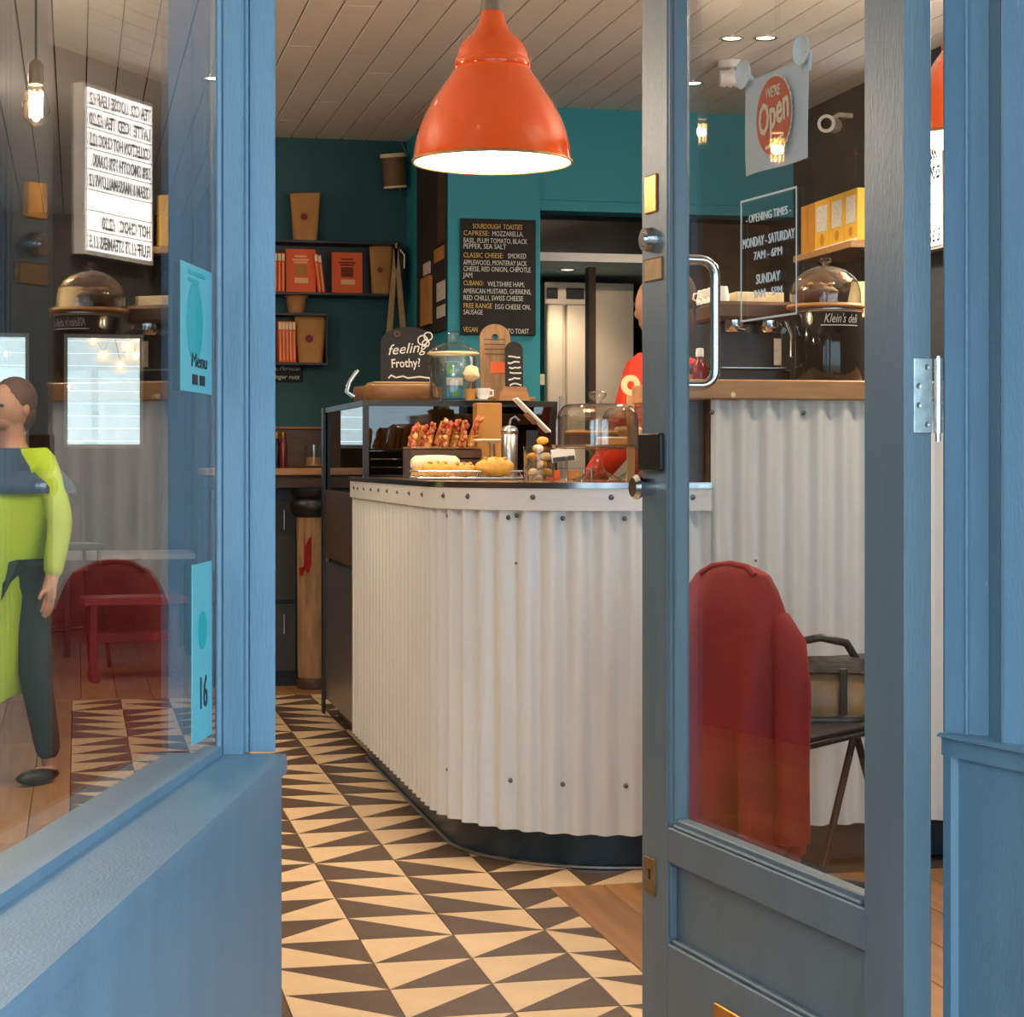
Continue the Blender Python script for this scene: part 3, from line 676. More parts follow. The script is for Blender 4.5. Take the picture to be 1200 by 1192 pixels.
# tall bar on the right
bar = thing('bar_counter', 'tall white corrugated bar with thick timber top beside the door', 'counter', (2.5, 5.5, 0))
BX1 = 3.46; BY = ARC[1]-.557
BARH = 1.378
sp = [(XEND+.004, BY+.002), (BX1, BY+.002)]
bs = obj('corrugated_sheet', corrugated(sp, .112, BARH-.05, .0765), 'corrugated_white', bar, True)
for px in (834,941): obj('screw', screw_at(sp, px, .008, hh(484,5.58), .0055), 'screw_grey', bs, True)
obj('screw', screw_at(sp, 886, .002, hh(657,5.55), .003), 'screw_grey', bs, True)
g = MB(); g.box(XEND+.004, BX1, BY+.045, BY+.1, .004, .112); obj('kick_plate', g, 'kick_navy', bar, True)
g = MB(); g.box(XEND+.004, BX1, BY+.02, BY+.5, .112, BARH-.056); obj('carcass', g, 'wood_dark', bar, True)
xl = onY(806, 0, BY).x
g = MB(); g.bbox(xl-.012, BX1, BY-.03, BY+.53, BARH-.056, BARH, .004); obj('timber_top', g, 'wood_bar', bar, True)
g = MB(); c = onY(859, 463, BY-.03); g.lathe([(.008,0),(.007,.004),(.0,.006)], 10, M=basis(c, (1,0,0), (0,0,1))); obj('screw_cap', g, 'cream', bar, True)
g = MB(); g.box(xl+.0, XEND+.002, BY+.06, BY+.40, TOPH, BARH-.057); obj('end_panel', g, 'wood_dark', bar, True)

# ================================================================== CHILLED DISPLAY CASE
fx0, fx1, fy0, fy1, ftop = 1.085, 1.86, 7.56, 8.8, 1.385
fr = thing('display_fridge', 'black framed glass display fridge behind the counter end', 'fridge', (1.5, 8.2, 0))
g = MB(); g.box(fx0+.02, fx1, fy0, fy1, .08, 1.02); g.box(fx0+.06, fx1-.03, fy0+.03, fy1-.03, 0, .08); obj('cabinet', g, 'black_metal', fr, True)
g = MB(); g.box(fx0, fx0+.02, fy0+.0, fy1-.05, .09, .70); obj('side_panel', g, 'steel', fr, True)
g = MB(); g.box(fx0, fx0+.02, fy0, fy1-.05, .72, 1.02); obj('side_panel', g, 'wood_dark', fr, True)
g = MB(); t = .022
for x in (fx0, fx1-t):
    for y in (fy0, fy1-t): g = MB(); g.box(x, x+t, y, y+t, 1.02, ftop-.02); obj('frame_post', g, 'black', fr, True)
g = MB(); g.box(fx0-.012, fx0, fy1-.06, fy1, .02, ftop); obj('edge_strip', g, 'black', fr, True)
g = MB(); g.box(fx0-.004, fx1, fy0-.004, fy1, ftop-.022, ftop); obj('top_board', g, 'black', fr, True)
g = MB(); g.box(fx0+t, fx1-t, fy0+.004, fy0+.009, 1.02, ftop-.022); obj('end_pane', g, 'glass_dark', fr, True)
g = MB(); g.box(fx0+.004, fx0+.009, fy0+t, fy1-t, 1.02, ftop-.022); obj('side_pane', g, 'glass_dark', fr, True)
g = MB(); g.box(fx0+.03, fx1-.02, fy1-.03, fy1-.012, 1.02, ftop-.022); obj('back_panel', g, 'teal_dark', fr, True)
g = MB(); g.box(fx1-t-.04, fx1-t, fy0+.03, fy1-.05, 1.02, ftop-.022); obj('inner_panel', g, 'wood_mid', fr, True)
g = MB(); g.box(fx0+.03, fx1-.08, fy0+.03, fy1-.05, 1.19, 1.197); obj('shelf', g, 'glass_jar', fr, True)
g = MB(); c = (fx0+.2, fy0+.35); g.lathe([(.0,0),(.06,0),(.085,.03),(.08,.05),(.05,.065),(0,.07)], 16); single('round_loaf', g, 'crust_gold', 'round golden loaf inside the display fridge', 'bread', (c[0],c[1],1.0205))

# ================================================================== PENDANT LAMPS
LSC = .002435
prof = [(93,0),(92.5,6),(91,18),(87,35),(80,53),(71,70),(61,85),(52,98),(43.5,110)]
prof = [(r*LSC, z*LSC) for r, z in prof]
def pendant(loc, label, energy, sc=1.0):
    t = thing('pendant_lamp', label, 'lamp', loc, group='orange enamel pendant lamps')
    g = MB(); g.lathe([(r*sc,z*sc) for r,z in prof], 48); g.lathe([((r-.004)*sc,z*sc) for r,z in prof[::-1]], 48, 1); 
    g.lathe([(prof[0][0]*sc, 0), ((prof[0][0]-.004)*sc, 0)][::-1], 48)
    obj('shade', g, ['orange_enamel','enamel_white'], t)
    g = MB(); g.tube([(prof[0][0]*sc*math.cos(a), prof[0][0]*sc*math.sin(a), 0) for a in [2*PI*k/48 for k in range(48)]], .0045*sc, 6, closed=True); obj('rim', g, 'orange_print' if False else 'brass_dull', t)
    up = [(44.5,109),(45.5,112),(45,118),(43,120)]; g = MB(); g.lathe([(r*LSC*sc,z*LSC*sc) for r,z in up], 36); obj('band', g, 'orange_enamel', t)
    nk = [(43,119.5),(42,126),(38,136),(31,144),(23.5,151),(17.5,160),(14.5,168),(13,176)]; g = MB(); g.lathe([(r*LSC*sc,z*LSC*sc) for r,z in nk], 36, cap1=True); obj('neck', g, 'orange_enamel', t)
    cp = [(13.5,176),(14,182),(13,192),(15,196),(15,204),(5,210)]; g = MB(); g.lathe([(r*LSC*sc,z*LSC*sc) for r,z in cp], 20, cap1=True); obj('cap', g, 'grey_cap', t)
    g = MB(); g.tube([(0,0,205*LSC*sc),(0,0,CEIL-loc[2])], .004, 8); g.lathe([(.05,CEIL-loc[2]-.03),(.05,CEIL-loc[2]-.001)], 20, cap0=True); obj('cord', g, 'black', t)
    g = MB(); g.ell((0,0,.075*sc), (.035,.035,.045), 14, 10); g.lathe([(.014,.11*sc),(.016,.20*sc)], 12); obj('bulb', g, 'lamp_bulb', t)
    l = bpy.data.lights.new('lamp_light', 'POINT'); l.energy = energy; l.color = (1,.76,.50); l.shadow_soft_size = .05
    o = bpy.data.objects.new('lamp_light', l); COL.objects.link(o); o.parent = t; o.location = (0,0,.015)
    return t
c = at(577, 5.6, hh(190, 5.6)); pendant(c, 'large orange enamel pendant lamp over the curved counter', 20)
c = at(1147, 5.9, hh(162, 5.9)); pendant(c, 'orange enamel pendant lamp in front of the lightbox menu', 26)
# bare filament bulbs on cords; those after the first are added to brighten the ceiling
def filament_bulb(c, label, e):
    fb = thing('filament_bulb', label, 'lamp', c, group='bare filament bulbs on cords')
    g = MB(); g.lathe([(0,0),(.012,.002),(.028,.018),(.033,.04),(.03,.065),(.02,.09),(.014,.105)], 18); obj('glass', g, 'glass_jar', fb)
    for k in range(6): g = MB(); a = 2*PI*k/6; g.tube([(.014*math.cos(a),.014*math.sin(a),.022),(.016*math.cos(a+.3),.016*math.sin(a+.3),.085)], .0024, 5); obj('filament', g, 'filament', fb)
    g = MB(); g.lathe([(.016,.100),(.018,.105),(.018,.15),(.008,.16)], 14, cap0=True); obj('lamp_holder', g, 'brass_dull', fb)
    g = MB(); g.tube([(0,0,.155),(0,0,CEIL-c[2])], .003, 6); obj('cord', g, 'black', fb)
    l = bpy.data.lights.new('lamp_light','POINT'); l.energy = e; l.color = (1,.84,.66); l.shadow_soft_size = .012; o = bpy.data.objects.new('lamp_light', l); COL.objects.link(o); o.parent = fb; o.location = (0,0,.055)
filament_bulb(at(42, 4.7, 1.95), 'glowing bare filament bulb hanging just inside the left window', 16)
filament_bulb((-.95, 3.1, 2.30), 'filament bulb added as fill light over the front of the left seating area', 26)
filament_bulb((-.75, 6.2, 2.25), 'filament bulb added as fill light over the left seating area', 70)
filament_bulb((2.75, 4.5, 2.30), 'filament bulb added as fill light over the chair side of the bar', 42)
filament_bulb((-.75, 9.2, 2.25), 'filament bulb added as fill light in the far left of the room', 16)
filament_bulb((3.2, 5.9, 2.30), 'filament bulb added as fill light over the wall end of the bar', 62)
# recessed downlights
def downlight(loc, label, e, cone=2.1):
    t = thing('downlight', label, 'downlight', loc, group='recessed ceiling downlights')
    g = MB(); g.lathe([(.036,-.001),(.045,-.006),(.05,-.004),(.05,.0)], 24); obj('trim_ring', g, 'chrome', t)
    g = MB(); g.lathe([(0,-.0015),(.036,-.0015)], 24); obj('lens', g, 'spot_disc', t)
    if e:
        l = bpy.data.lights.new('lamp_light','SPOT'); l.energy = e; l.color = (1,.82,.62); l.spot_size = cone; l.spot_blend = .7; l.shadow_soft_size = .04
        o = bpy.data.objects.new('lamp_light', l); COL.objects.link(o); o.parent = t; o.location = (0,0,-.012)
zd = (CEIL-H)*F/(HY-44); c = at(897, zd, CEIL); downlight(c, 'ceiling downlight above the open sign', 70)
zd = (CEIL-H)*F/(HY-97); c = at(812, zd, CEIL); downlight(c, 'ceiling downlight near the teal fascia', 50)
for (x, y), lb, e in (((.45,4.4),'ceiling downlight over the entrance tiles',60),((.45,6.6),'ceiling downlight over the tiled aisle',60),((1.35,6.9),'ceiling downlight over the food on the counter',60),((2.4,4.2),'ceiling downlight over the chair with the coat',45),((.6,8.9),'ceiling downlight before the teal shelves',28),((-.7,9.5),'ceiling downlight in the left seating area',60),((2.6,7.6),'ceiling downlight over the space behind the bar',35)):
    downlight((x,y,CEIL), lb, e, 1.35 if x == .45 else 2.1)
# white emergency spot fitting
zd = (CEIL-H)*F/(HY-72); c = at(856, zd, CEIL)
es = thing('ceiling_spotlight', 'small white surface spotlight on the ceiling boards', 'spotlight', c)
g = MB(); g.lathe([(.05,-.03),(.055,-.02),(.055,-.001)], 20, cap0=True); obj('base', g, 'paper_white', es)
g = MB(); g.tube([(0,0,-.03),(.03,-.02,-.06)], .01, 8); g.tube([(-.05,.0,-.075),(.08,-.02,-.07)], [.035,.04], 16); obj('head', g, 'paper_white', es)
for k in range(4): g = MB(); g.tube([(-.03+.028*k,0,-.112),(-.03+.028*k,0,-.104)], .008, 8); obj('fin', g, 'paper_white', es)

# ================================================================== LIGHTBOX MENU
LX = 3.44; ly0, ly1, lz0, lz1 = 7.42, 7.965, 2.02, 2.74
lb = thing('lightbox_menu', 'white lightbox menu with black letter rows on the side wall', 'menu sign', (LX, (ly0+ly1)/2, lz0))
g = MB(); g.box(LX+.003, XR, ly0, ly1, lz0, lz1); obj('case', g, 'wall_white', lb, True)
g = MB(); g.box(LX, LX+.003, ly0+.015, ly1-.015, lz0+.015, lz1-.015); obj('lit_panel', g, 'lightbox_face', lb, True)
rows = ["TEA CO. LOOSE LEAF £2", "LATTE  ICED TEA £2.20", "COLLECTION HOT CHOC £2.5", "58% SMOOTH 75% DARK", "CREAM & MARSHMALLOWS £3", "", "HOT CHOC   £2.20", "FLUFF £1.75 STEAMERS £1.5"]
rh = (lz1-lz0-.03)/8
g = MB()
for i in range(9): z = lz1-.015-rh*i; g.box(LX-.003, LX, ly0+.015, ly1-.015, z-.002, z+.002)
obj('letter_rail', g, 'paper_white', lb, True)
for i, r in enumerate(rows):
    if r: text('lettering', r, rh*.86, 'ink', basis((LX-.0012, ly1-.03, lz1-.015-rh*(i+1)+rh*.18), (0,-1,0), (0,0,1)), lb, width=min(.49, .0245*len(r)), depth=.0004, bold=.0022)
# ================================================================== BACK WALL SHELVES
YW = YB_L; YS = YB_L-.19                                     # wall plane, shelf front plane
def yb(mb, px0, px1, py0, py1, Yf, dep, mi=0, b=.002):       # box whose front face fills a pixel rectangle on plane y=Yf
    a = onY(px0, py1, Yf); c = onY(px1, py0, Yf); mb.bbox(a.x, c.x, Yf, Yf+dep, a.z, c.z, b, mi); return a, c
us = thing('wall_shelf', 'long black box shelf of orange books on the teal wall', 'shelf', onY(400, 340, YS))
a = onY(285, 341, YS); c = onY(472, 284, YS); t = .014
for nm, bx in (('shelf_board', (a.x,c.x,a.z-t,a.z)), ('shelf_board', (a.x,c.x,c.z-t,c.z)), ('end_board', (c.x-t,c.x,a.z,c.z-t)), ('end_board', (a.x,a.x+t,a.z,c.z-t))):
    g = MB(); g.bbox(bx[0],bx[1],YS,YW-.012,bx[2],bx[3],.002); obj(nm, g, 'black', us, True)
g = MB(); g.box(a.x,c.x,YW-.012,YW-.001,a.z-t,c.z); obj('back_board', g, 'black', us, True)
USB, UST = a.z, c.z
ls = thing('wall_shelf', 'short black box shelf holding a kraft pouch below the long shelf', 'shelf', onY(350, 424, YS))
a = onY(285, 424, YS); c = onY(384, 367, YS)
for nm, bx in (('shelf_board', (a.x,c.x,a.z-t,a.z)), ('shelf_board', (a.x,c.x,c.z-t,c.z)), ('end_board', (c.x-.008,c.x,a.z,c.z-t)), ('end_board', (a.x,a.x+t,a.z,c.z-t))):
    g = MB(); g.bbox(bx[0],bx[1],YS,YW-.012,bx[2],bx[3],.002); obj(nm, g, 'black', ls, True)
g = MB(); g.box(a.x,c.x,YW-.012,YW-.001,a.z-t,c.z); obj('back_board', g, 'black', ls, True)
LSB, LST = a.z, c.z
def spine(px, z, hgt, label, group, lean=0.0, w=.017):
    p = onY(px, 0, YS+.02); b = thing('book', label, 'book', (p.x, YS+.02, z), 0, group)
    R = Matrix.Rotation(lean, 4, 'Y')
    g = MB(); g.bbox(0, w, 0, .13, 0, hgt, .0015, 0, R); obj('cover', g, 'orange_print', b)
    g = MB(); g.box(.001, w-.001, -.001, 0, hgt*.80, hgt*.97, 0, R); obj('spine_label', g, 'cream', b)
    g = MB(); g.box(w*.4, w*.6, -.001, 0, hgt*.05, hgt*.75, 0, R); obj('spine_stripe', g, 'orange_pale', b)
for i, px in enumerate((321, 325.6, 330)): spine(px, USB+.0005, .205, 'slim orange book standing upright among the three beside the facing book', 'upright orange books on the long shelf')
spine(373, USB+.0005, .205, 'slim orange book leaning against the wide facing book', 'leaning orange books on the long shelf', -.11)
spine(377.5, USB+.0005, .200, 'slim orange book leaning outermost beside the wide facing book', 'leaning orange books on the long shelf', -.12)
for i in range(5): spine(327+i*4.1, LSB+.0005, .215, 'slim orange book standing next to the kraft pouch on the short shelf', 'orange books on the short shelf', -.02)
def facing(px0, px1, z, py0, label, dark):
    a = onY(px0, 0, YS+.05); c = onY(px1, py0, YS+.05); W_ = c.x-a.x; hg = c.z-z
    b = thing('book', label, 'book', (a.x, YS+.05, z+.0005), 0, 'orange books shown face on')
    R = Matrix.Rotation(-.06, 4, 'X')
    g = MB(); g.bbox(0, W_, 0, .02, 0, hg, .0015, 0, R); obj('cover', g, 'orange_print', b)
    g = MB()
    for i, (w_, y_) in enumerate(((.4,.84),(.55,.76),(.45,.70))): g.box(W_*(.5-w_/2), W_*(.5+w_/2), -.001, 0, hg*y_-.006, hg*y_+.003, 0, R)
    obj('title_lines', g, 'orange_pale' if not dark else 'dark_print', b)
    g = MB(); g.box(W_*.3, W_*.7, -.001, 0, hg*.40, hg*.64, 0, R); obj('cover_block', g, 'dark_print' if dark else 'terracotta', b)
    g = MB(); g.box(W_*.3, W_*.75, -.001, 0, hg*.22, hg*.34, 0, R); obj('cover_label', g, 'orange_pale', b)
facing(335, 370, USB, 292, 'wide orange book facing out beside the slim upright books', False)
facing(389, 425, USB, 296, 'wide orange book facing out alone in the middle of the shelf', True)
def pouch(px0, px1, z, py0, Yf, label, lean=.0):
    a = onY(px0, 0, Yf); c = onY(px1, py0, Yf); W_ = c.x-a.x; hg = c.z-z
    b = thing('coffee_pouch', label, 'pouch', ((a.x+c.x)/2, Yf+.035, z+.0005), 0, 'kraft coffee pouches')
    rings = []
    for k in range(9):
        t = k/8; hw = W_/2*(.80+.22*t); dp = .034*(1-t)**.6+.003; y0 = lean*t*hg
        ring = []
        for q in range(20):
            an = 2*PI*q/20; cx_, sy_ = math.cos(an), math.sin(an)
            ring.append((hw*math.copysign(abs(cx_)**.45, cx_), y0+dp*math.copysign(abs(sy_)**.7, sy_)*(1+.08*math.sin(5*an+k)), hg*t+(.006*cx_ if k == 8 else 0)))
        rings.append(ring)
    g = MB(); g.loft(rings); obj('bag', g, 'kraft', b)
    g = MB(); g.prism([(W_*.13*math.cos(2*PI*k/6+.5), W_*.13*math.sin(2*PI*k/6+.5)) for k in range(6)], 0, .002, 0, basis((-.01, -.033, hg*.5), (1,0,0), (0,0,1)) ); obj('emblem', g, 'dark_print', b)
    g = MB(); g.box(-W_*.36, W_*.36, -.0095+lean*hg*.9, -.006+lean*hg*.9, hg*.90, hg*.915); obj('seal', g, 'kraft', b)
pouch(341, 376, UST, 226, YS+.05, 'kraft coffee pouch standing on top of the long shelf')
pouch(434, 461, USB, 288, YS+.05, 'kraft coffee pouch at the end inside the long shelf')
pouch(346, 383, LSB, 369, YS+.04, 'kraft coffee pouch lying wide on the short shelf')
p = onY(347, 367, YS+.09); g = MB(); g.lathe([(.0,0),(.042,0),(.055,.085),(.062,.086),(.064,.108),(.058,.108),(.054,.09),(.0,.088)], 20); single('flower_pot', g, 'terracotta', 'small terracotta pot on the short shelf under the long one', 'pot', (p.x,p.y,LST+.0005))
cs = thing('chalk_strip', 'narrow black chalk sign with white script under the short shelf', 'sign', onY(330, 447, YS))
g = MB(); a, c = yb(g, 300, 355, 426, 447, YW-.02, .016); obj('board', g, 'chalkboard', cs, True)
text('lettering', "Mac Moroccan", .034, 'chalk', basis((onY(316,0,YW-.02).x, YW-.0215, onY(330,434,YW-.02).z), (1,0,0), (0,0,1)), cs, shear=.3, width=.16)
text('lettering', "ginger nuts", .034, 'chalk', basis((onY(318,0,YW-.02).x, YW-.0215, onY(330,444,YW-.02).z), (1,0,0), (0,0,1)), cs, shear=.3, width=.15)
# speaker
c = onY(462, 200, YW-.13); spk = thing('wall_speaker', 'small brown cylindrical speaker with pale rims and looping cable', 'speaker', c)
R = Matrix.Rotation(-.10, 4, 'Y') @ Matrix.Rotation(.12, 4, 'X')
g = MB(); g.lathe([(.050,-.085),(.062,-.085),(.062,.075),(.05,.08)], 24, M=R); obj('body', g, 'speaker_brown', spk)
g = MB(); g.lathe([(.0,.090),(.066,.090),(.070,.082),(.070,.07),(.062,.07)], 24, M=R); obj('cap', g, 'cream', spk)
g = MB(); g.lathe([(.0,-.092),(.060,-.092),(.064,-.085),(.062,-.08)], 24, M=R); obj('cap', g, 'cream', spk)
g = MB(); g.box(.0,.02,.05,.13,-.015,.015); obj('bracket', g, 'black_metal', spk)
g = MB(); w = onY(490, 0, YW-.13).x - c.x; g.tube([(.03,.0,-.09),(.035,.02,-.12),(.075,.05,-.125),(.10,.08,-.09),(.105,.11,.02),(.09,.12,.10),(.06,.12,.17)], .004, 6); obj('cable', g, 'steel', spk)

# ---------------- poster boards on the pier return
XP = 1.736
def xb_(mb, px0, px1, py0, py1, th, X=XP):
    a = onX(px0, py1, X); c = onX(px1, py1, X); zt_ = onX((px0+px1)/2, py0, X).z; zb2 = onX((px0+px1)/2, py1, X).z
    mb.bbox(X-th, X-.0005, min(a.y,c.y), max(a.y,c.y), zb2, zt_, .001); return a, c, zb2, zt_
pb = thing('poster_board', 'tall black poster board on the side of the teal pier', 'poster', onX(510, 392, XP))
g = MB(); A_ = xb_(g, 491, 524, 128, 392, .012); obj('board', g, 'chalkboard', pb, True)
for r_ in ((513,521,200,285,'wood_dark'),(509,521,290,306,'kraft'),(512,522,330,352,'chalk'),(512,522,358,372,'chalk')):
    g = MB(); xb_(g, r_[0], r_[1], r_[2], r_[3], .002, XP-.013); obj('print', g, r_[4] if r_[4] != 'chalk' else 'box_label', pb, True)
ws = thing('wooden_strip', 'narrow tan wooden strip hanging on the black poster board', 'wooden strip', onX(502, 381, XP-.014))
g = MB(); xb_(g, 497, 507, 325, 381, .02, XP-.0135); obj('strip', g, 'kraft', ws, True)
g = MB(); xb_(g, 498, 505, 308, 322, .01, XP-.0135); obj('label', g, 'box_label', ws, True)

# ---------------- menu board
mb_ = thing('menu_board', 'black chalk menu of sourdough toasties on the teal pier', 'menu board', onY(584, 392, YB_R))
g = MB(); a, c = yb(g, 540, 628, 258, 392, YB_R-.02, .019); obj('board', g, 'chalkboard', mb_, True)
MW = c.x-a.x; MH = c.z-a.z
lines = [("SOURDOUGH  TOASTIES",.935,.70,'chalk_yellow',.13),("CAPRESE:",.875,.36,'chalk_yellow',0),("MOZZARELLA,",.875,.44,'chalk',.40),("BASIL, PLUM TOMATO, BLACK",.812,.90,'chalk',0),("PEPPER, SEA SALT",.762,.60,'chalk',0),
 ("CLASSIC CHEESE:",.685,.56,'chalk_yellow',0),("SMOKED",.685,.26,'chalk',.62),("APPLEWOOD, MONTERAY JACK",.622,.90,'chalk',0),("CHEESE, RED ONION, CHIPOTLE",.567,.95,'chalk',0),("JAM",.513,.13,'chalk',0),
 ("CUBANO:",.445,.28,'chalk_yellow',0),("WILTSHIRE HAM,",.440,.52,'chalk',.34),("AMERICAN MUSTARD, GHERKINS,",.377,.96,'chalk',0),("RED CHILLI, SWISS CHEESE",.318,.84,'chalk',0),
 ("FREE RANGE",.25,.40,'chalk_yellow',0),("EGG CHEESE ON,",.245,.50,'chalk',.44),("SAUSAGE",.195,.27,'chalk',0),("VEGAN",.045,.20,'chalk_yellow',0),("TO TOAST",.035,.30,'chalk',.62)]
for s_, v, wd_, m_, x_ in lines:
    text('lettering', s_, .034, m_, basis((a.x+.012+MW*.95*x_, YB_R-.0212, a.z+MH*v-.012), (1,0,0), (0,0,1)), mb_, width=MW*.94*wd_, depth=.0005)

# ---------------- strap hanging from the long shelf
st_ = thing('hanging_strap', 'tan cloth strap looped over a hook at the shelf end', 'strap', onY(463, 385, YS-.02))
hk = onY(464, 292, YS-.02); g = MB(); g.tube([(hk.x,YS,hk.z+.01),(hk.x,YS-.03,hk.z+.01),(hk.x,YS-.036,hk.z+.03)], .006, 7); obj('hook', g, 'wood_light', st_, True)
for q in (456, 473):
    p2 = onY(q, 392, YS-.02); g = MB(); w_ = .016
    g.loft([[(hk.x-w_*.7,YS-.022,hk.z+.012),(hk.x+w_*.7,YS-.022,hk.z+.012),(hk.x+w_*.7,YS-.016,hk.z+.012),(hk.x-w_*.7,YS-.016,hk.z+.012)],
            [(p2.x-w_,YS-.022,p2.z),(p2.x+w_,YS-.022,p2.z),(p2.x+w_,YS-.016,p2.z),(p2.x-w_,YS-.016,p2.z)]], smooth=False); obj('band', g, 'strap_tan', st_, True)
g = MB(); g.tube([(hk.x+.02,YS-.02,hk.z+.0),(hk.x+.045,YS-.02,hk.z-.03),(hk.x+.045,YS-.02,hk.z-.10)], .004, 6); obj('tie', g, 'cream', st_, True)

# ================================================================== ON TOP OF THE DISPLAY FRIDGE
FT = ftop+.0005
zt_ = 8.2
c = at(466, zt_, FT); tr = thing('round_wood_tray', 'drum shaped wooden tray on the display fridge', 'tray', c)
g = MB(); g.lathe([(0,0),(.170,0),(.182,.008),(.186,.06),(.182,.072),(.172,.072),(.170,.062),(0,.062)], 36); obj('drum', g, 'wood_mid', tr)
for s_ in (-1, 1): g = MB(); g.tube([(-.185,.03*s_,.03),(-.215,.03*s_,.05),(-.205,.03*s_,.09),(-.17,.03*s_,.14)], .006, 6); obj('handle', g, 'steel', tr)
TRH = FT+.0725
c = at(468, zt_, TRH)
for k in range(2):
    g = MB(); w_ = .135-.01*k; g.bbox(-w_, w_, -.10, .08, 0, .009, .003); single('serving_board', g, 'wood_light', ('wider' if k == 0 else 'narrower upper')+' thin pale serving board under the frothy sign', 'board', (c.x,c.y,TRH+.0095*k), .03*k)
CBH = TRH+.0195
c = at(478, zt_, CBH); ch = thing('chalk_sign', 'black rounded chalkboard reading feeling frothy', 'sign', c, -.15)
W2, H2 = .113, .235; R = Matrix.Rotation(-.12, 4, 'X')
pl = [(-W2,0),(W2,0),(W2*1.0,H2*.72)]+[(W2*math.cos(a)*1.0, H2*.72+H2*.28*math.sin(a)) for a in [PI*k/14 for k in range(1,14)]]+[(-W2,H2*.72)]
MC = R @ basis((0,0,0), (1,0,0), (0,0,1))
g = MB(); g.prism(pl, -.012, 0, 0, MC); obj('board', g, 'chalkboard', ch)
text('lettering', "feeling", .062, 'chalk', MC @ Matrix.Translation((-.085,.115,.0006)) @ Matrix.Rotation(.10,4,'Z'), ch, world=False, shear=.35, width=.165)
text('lettering', "Frothy?", .052, 'chalk', MC @ Matrix.Translation((-.07,.062,.0006)) @ Matrix.Rotation(.04,4,'Z'), ch, world=False, width=.12, bold=.0006)
g = MB(); strip(g, [(-.08,.018),(-.07,.03),(-.05,.02),(-.02,.026),(.0,.018),(.05,.024),(.09,.018)], .006, M=MC); obj('squiggle', g, 'chalk', ch)
g = MB(); g.lathe([(.014,.0),(.014,.003),(.006,.003)], 14, M=MC @ Matrix.Translation((-.045,.205,0))); obj('peg_hole', g, 'wood_dark', ch)
g = MB()
for q in ((.062,.178,.020),(.085,.195,.017),(.075,.165,.014)): g.tube([MC @ Vector((q[0]+q[2]*math.cos(2*PI*k/14), q[1]+q[2]*math.sin(2*PI*k/14), .002)) for k in range(14)], .003, 5, closed=True)
obj('flower_drawing', g, 'chalk', ch)
# big glass jar
c = at(531, 7.8, FT); jr = thing('glass_jar', 'large lidded glass jar with a printed carton inside', 'jar', c)
g = MB(); g.lathe([(0,.0),(.085,.0),(.094,.008),(.096,.02),(.096,.17),(.088,.185),(.084,.185),(.09,.17),(.091,.02),(.082,.008),(0,.008)], 32); obj('body', g, 'glass_jar', jr)
g = MB(); g.lathe([(.098,.186),(.100,.192),(.098,.20),(.06,.225),(.022,.236),(.016,.245),(.024,.255),(.025,.268),(.014,.278),(0,.28)], 28); obj('lid', g, 'glass_jar', jr)
g = MB(); g.tube([(.099*math.cos(2*PI*k/32),.099*math.sin(2*PI*k/32),.190) for k in range(32)], .005, 6, closed=True); obj('lid_ring', g, 'cream', jr)
ca = thing('carton', 'blue and white printed carton inside the glass jar', 'carton', (c.x,c.y,FT+.0085))
g = MB(); g.bbox(-.035,.035,-.03,.03,0,.15,.003); obj('box', g, 'blue_tin', ca)
g = MB(); g.box(-.033,.033,-.0315,-.03,.055,.085); obj('label', g, 'label_white', ca)
g = MB(); g.box(-.03,-.005,-.0315,-.03,.10,.135); g.box(-.005,.02,-.0315,-.03,.01,.03); obj('print', g, 'green_print', ca)
c = at(551, 7.66, FT); fl = thing('flower_pot', 'cream dried flower head in a small amber pot', 'plant', c)
g = MB(); g.lathe([(0,0),(.018,0),(.022,.045),(.017,.045),(.0,.04)], 16); obj('pot', g, 'kraft', fl)
g = MB(); g.tube([(0,0,.03),(.004,0,.09)], .003, 6); obj('stem', g, 'wood_mid', fl)
g = MB(); g.ell((.004,0,.105), (.032,.032,.030), 16, 10, jit=.14); obj('flower_head', g, 'cream', fl)
# boards with handles
def paddle(name, px, z, w, hgt, label, m, hole, top_r, extra=None, lean=-.1, base=FT, rz=-.1):
    c = at(px, z, base); t_ = thing(name, label, 'board', c, rz); MC = Matrix.Rotation(lean,4,'X') @ basis((0,0,0), (1,0,0), (0,0,1)); n = 16
    out = [(-w,0),(w,0)]+[(w*math.cos(a), hgt-top_r+top_r*math.sin(a)) for a in [PI*k/n for k in range(n+1)]]
    if hole:
        hx = [(hole*math.cos(a), hgt-top_r+hole*math.sin(a)) for a in [2*PI*k/16 for k in range(16)]]
        g = MB(); bm = bmesh.new()
        vo = [bm.verts.new((x,y,0)) for x,y in out]; vh = [bm.verts.new((x,y,0)) for x,y in hx]
        ed = [bm.edges.new((vo[i],vo[(i+1)%len(vo)])) for i in range(len(vo))]+[bm.edges.new((vh[i],vh[(i+1)%16])) for i in range(16)]
        r_ = bmesh.ops.triangle_fill(bm, edges=ed, use_beauty=True)
        ex = bmesh.ops.extrude_face_region(bm, geom=bm.faces[:]); vv = [v for v in ex['geom'] if isinstance(v, bmesh.types.BMVert)]
        for v in vv: v.co.z -= .014
        bmesh.ops.recalc_face_normals(bm, faces=bm.faces[:]); bm.verts.index_update()
        g.add([v.co.copy() for v in bm.verts], [[v.index for v in f.verts] for f in bm.faces], 0, False, MC); bm.free()
    else: g = MB(); g.prism(out, -.012, 0, 0, MC)
    obj('board', g, m, t_)
    if extra: extra(t_, MC)
    return t_
zq = 7.9
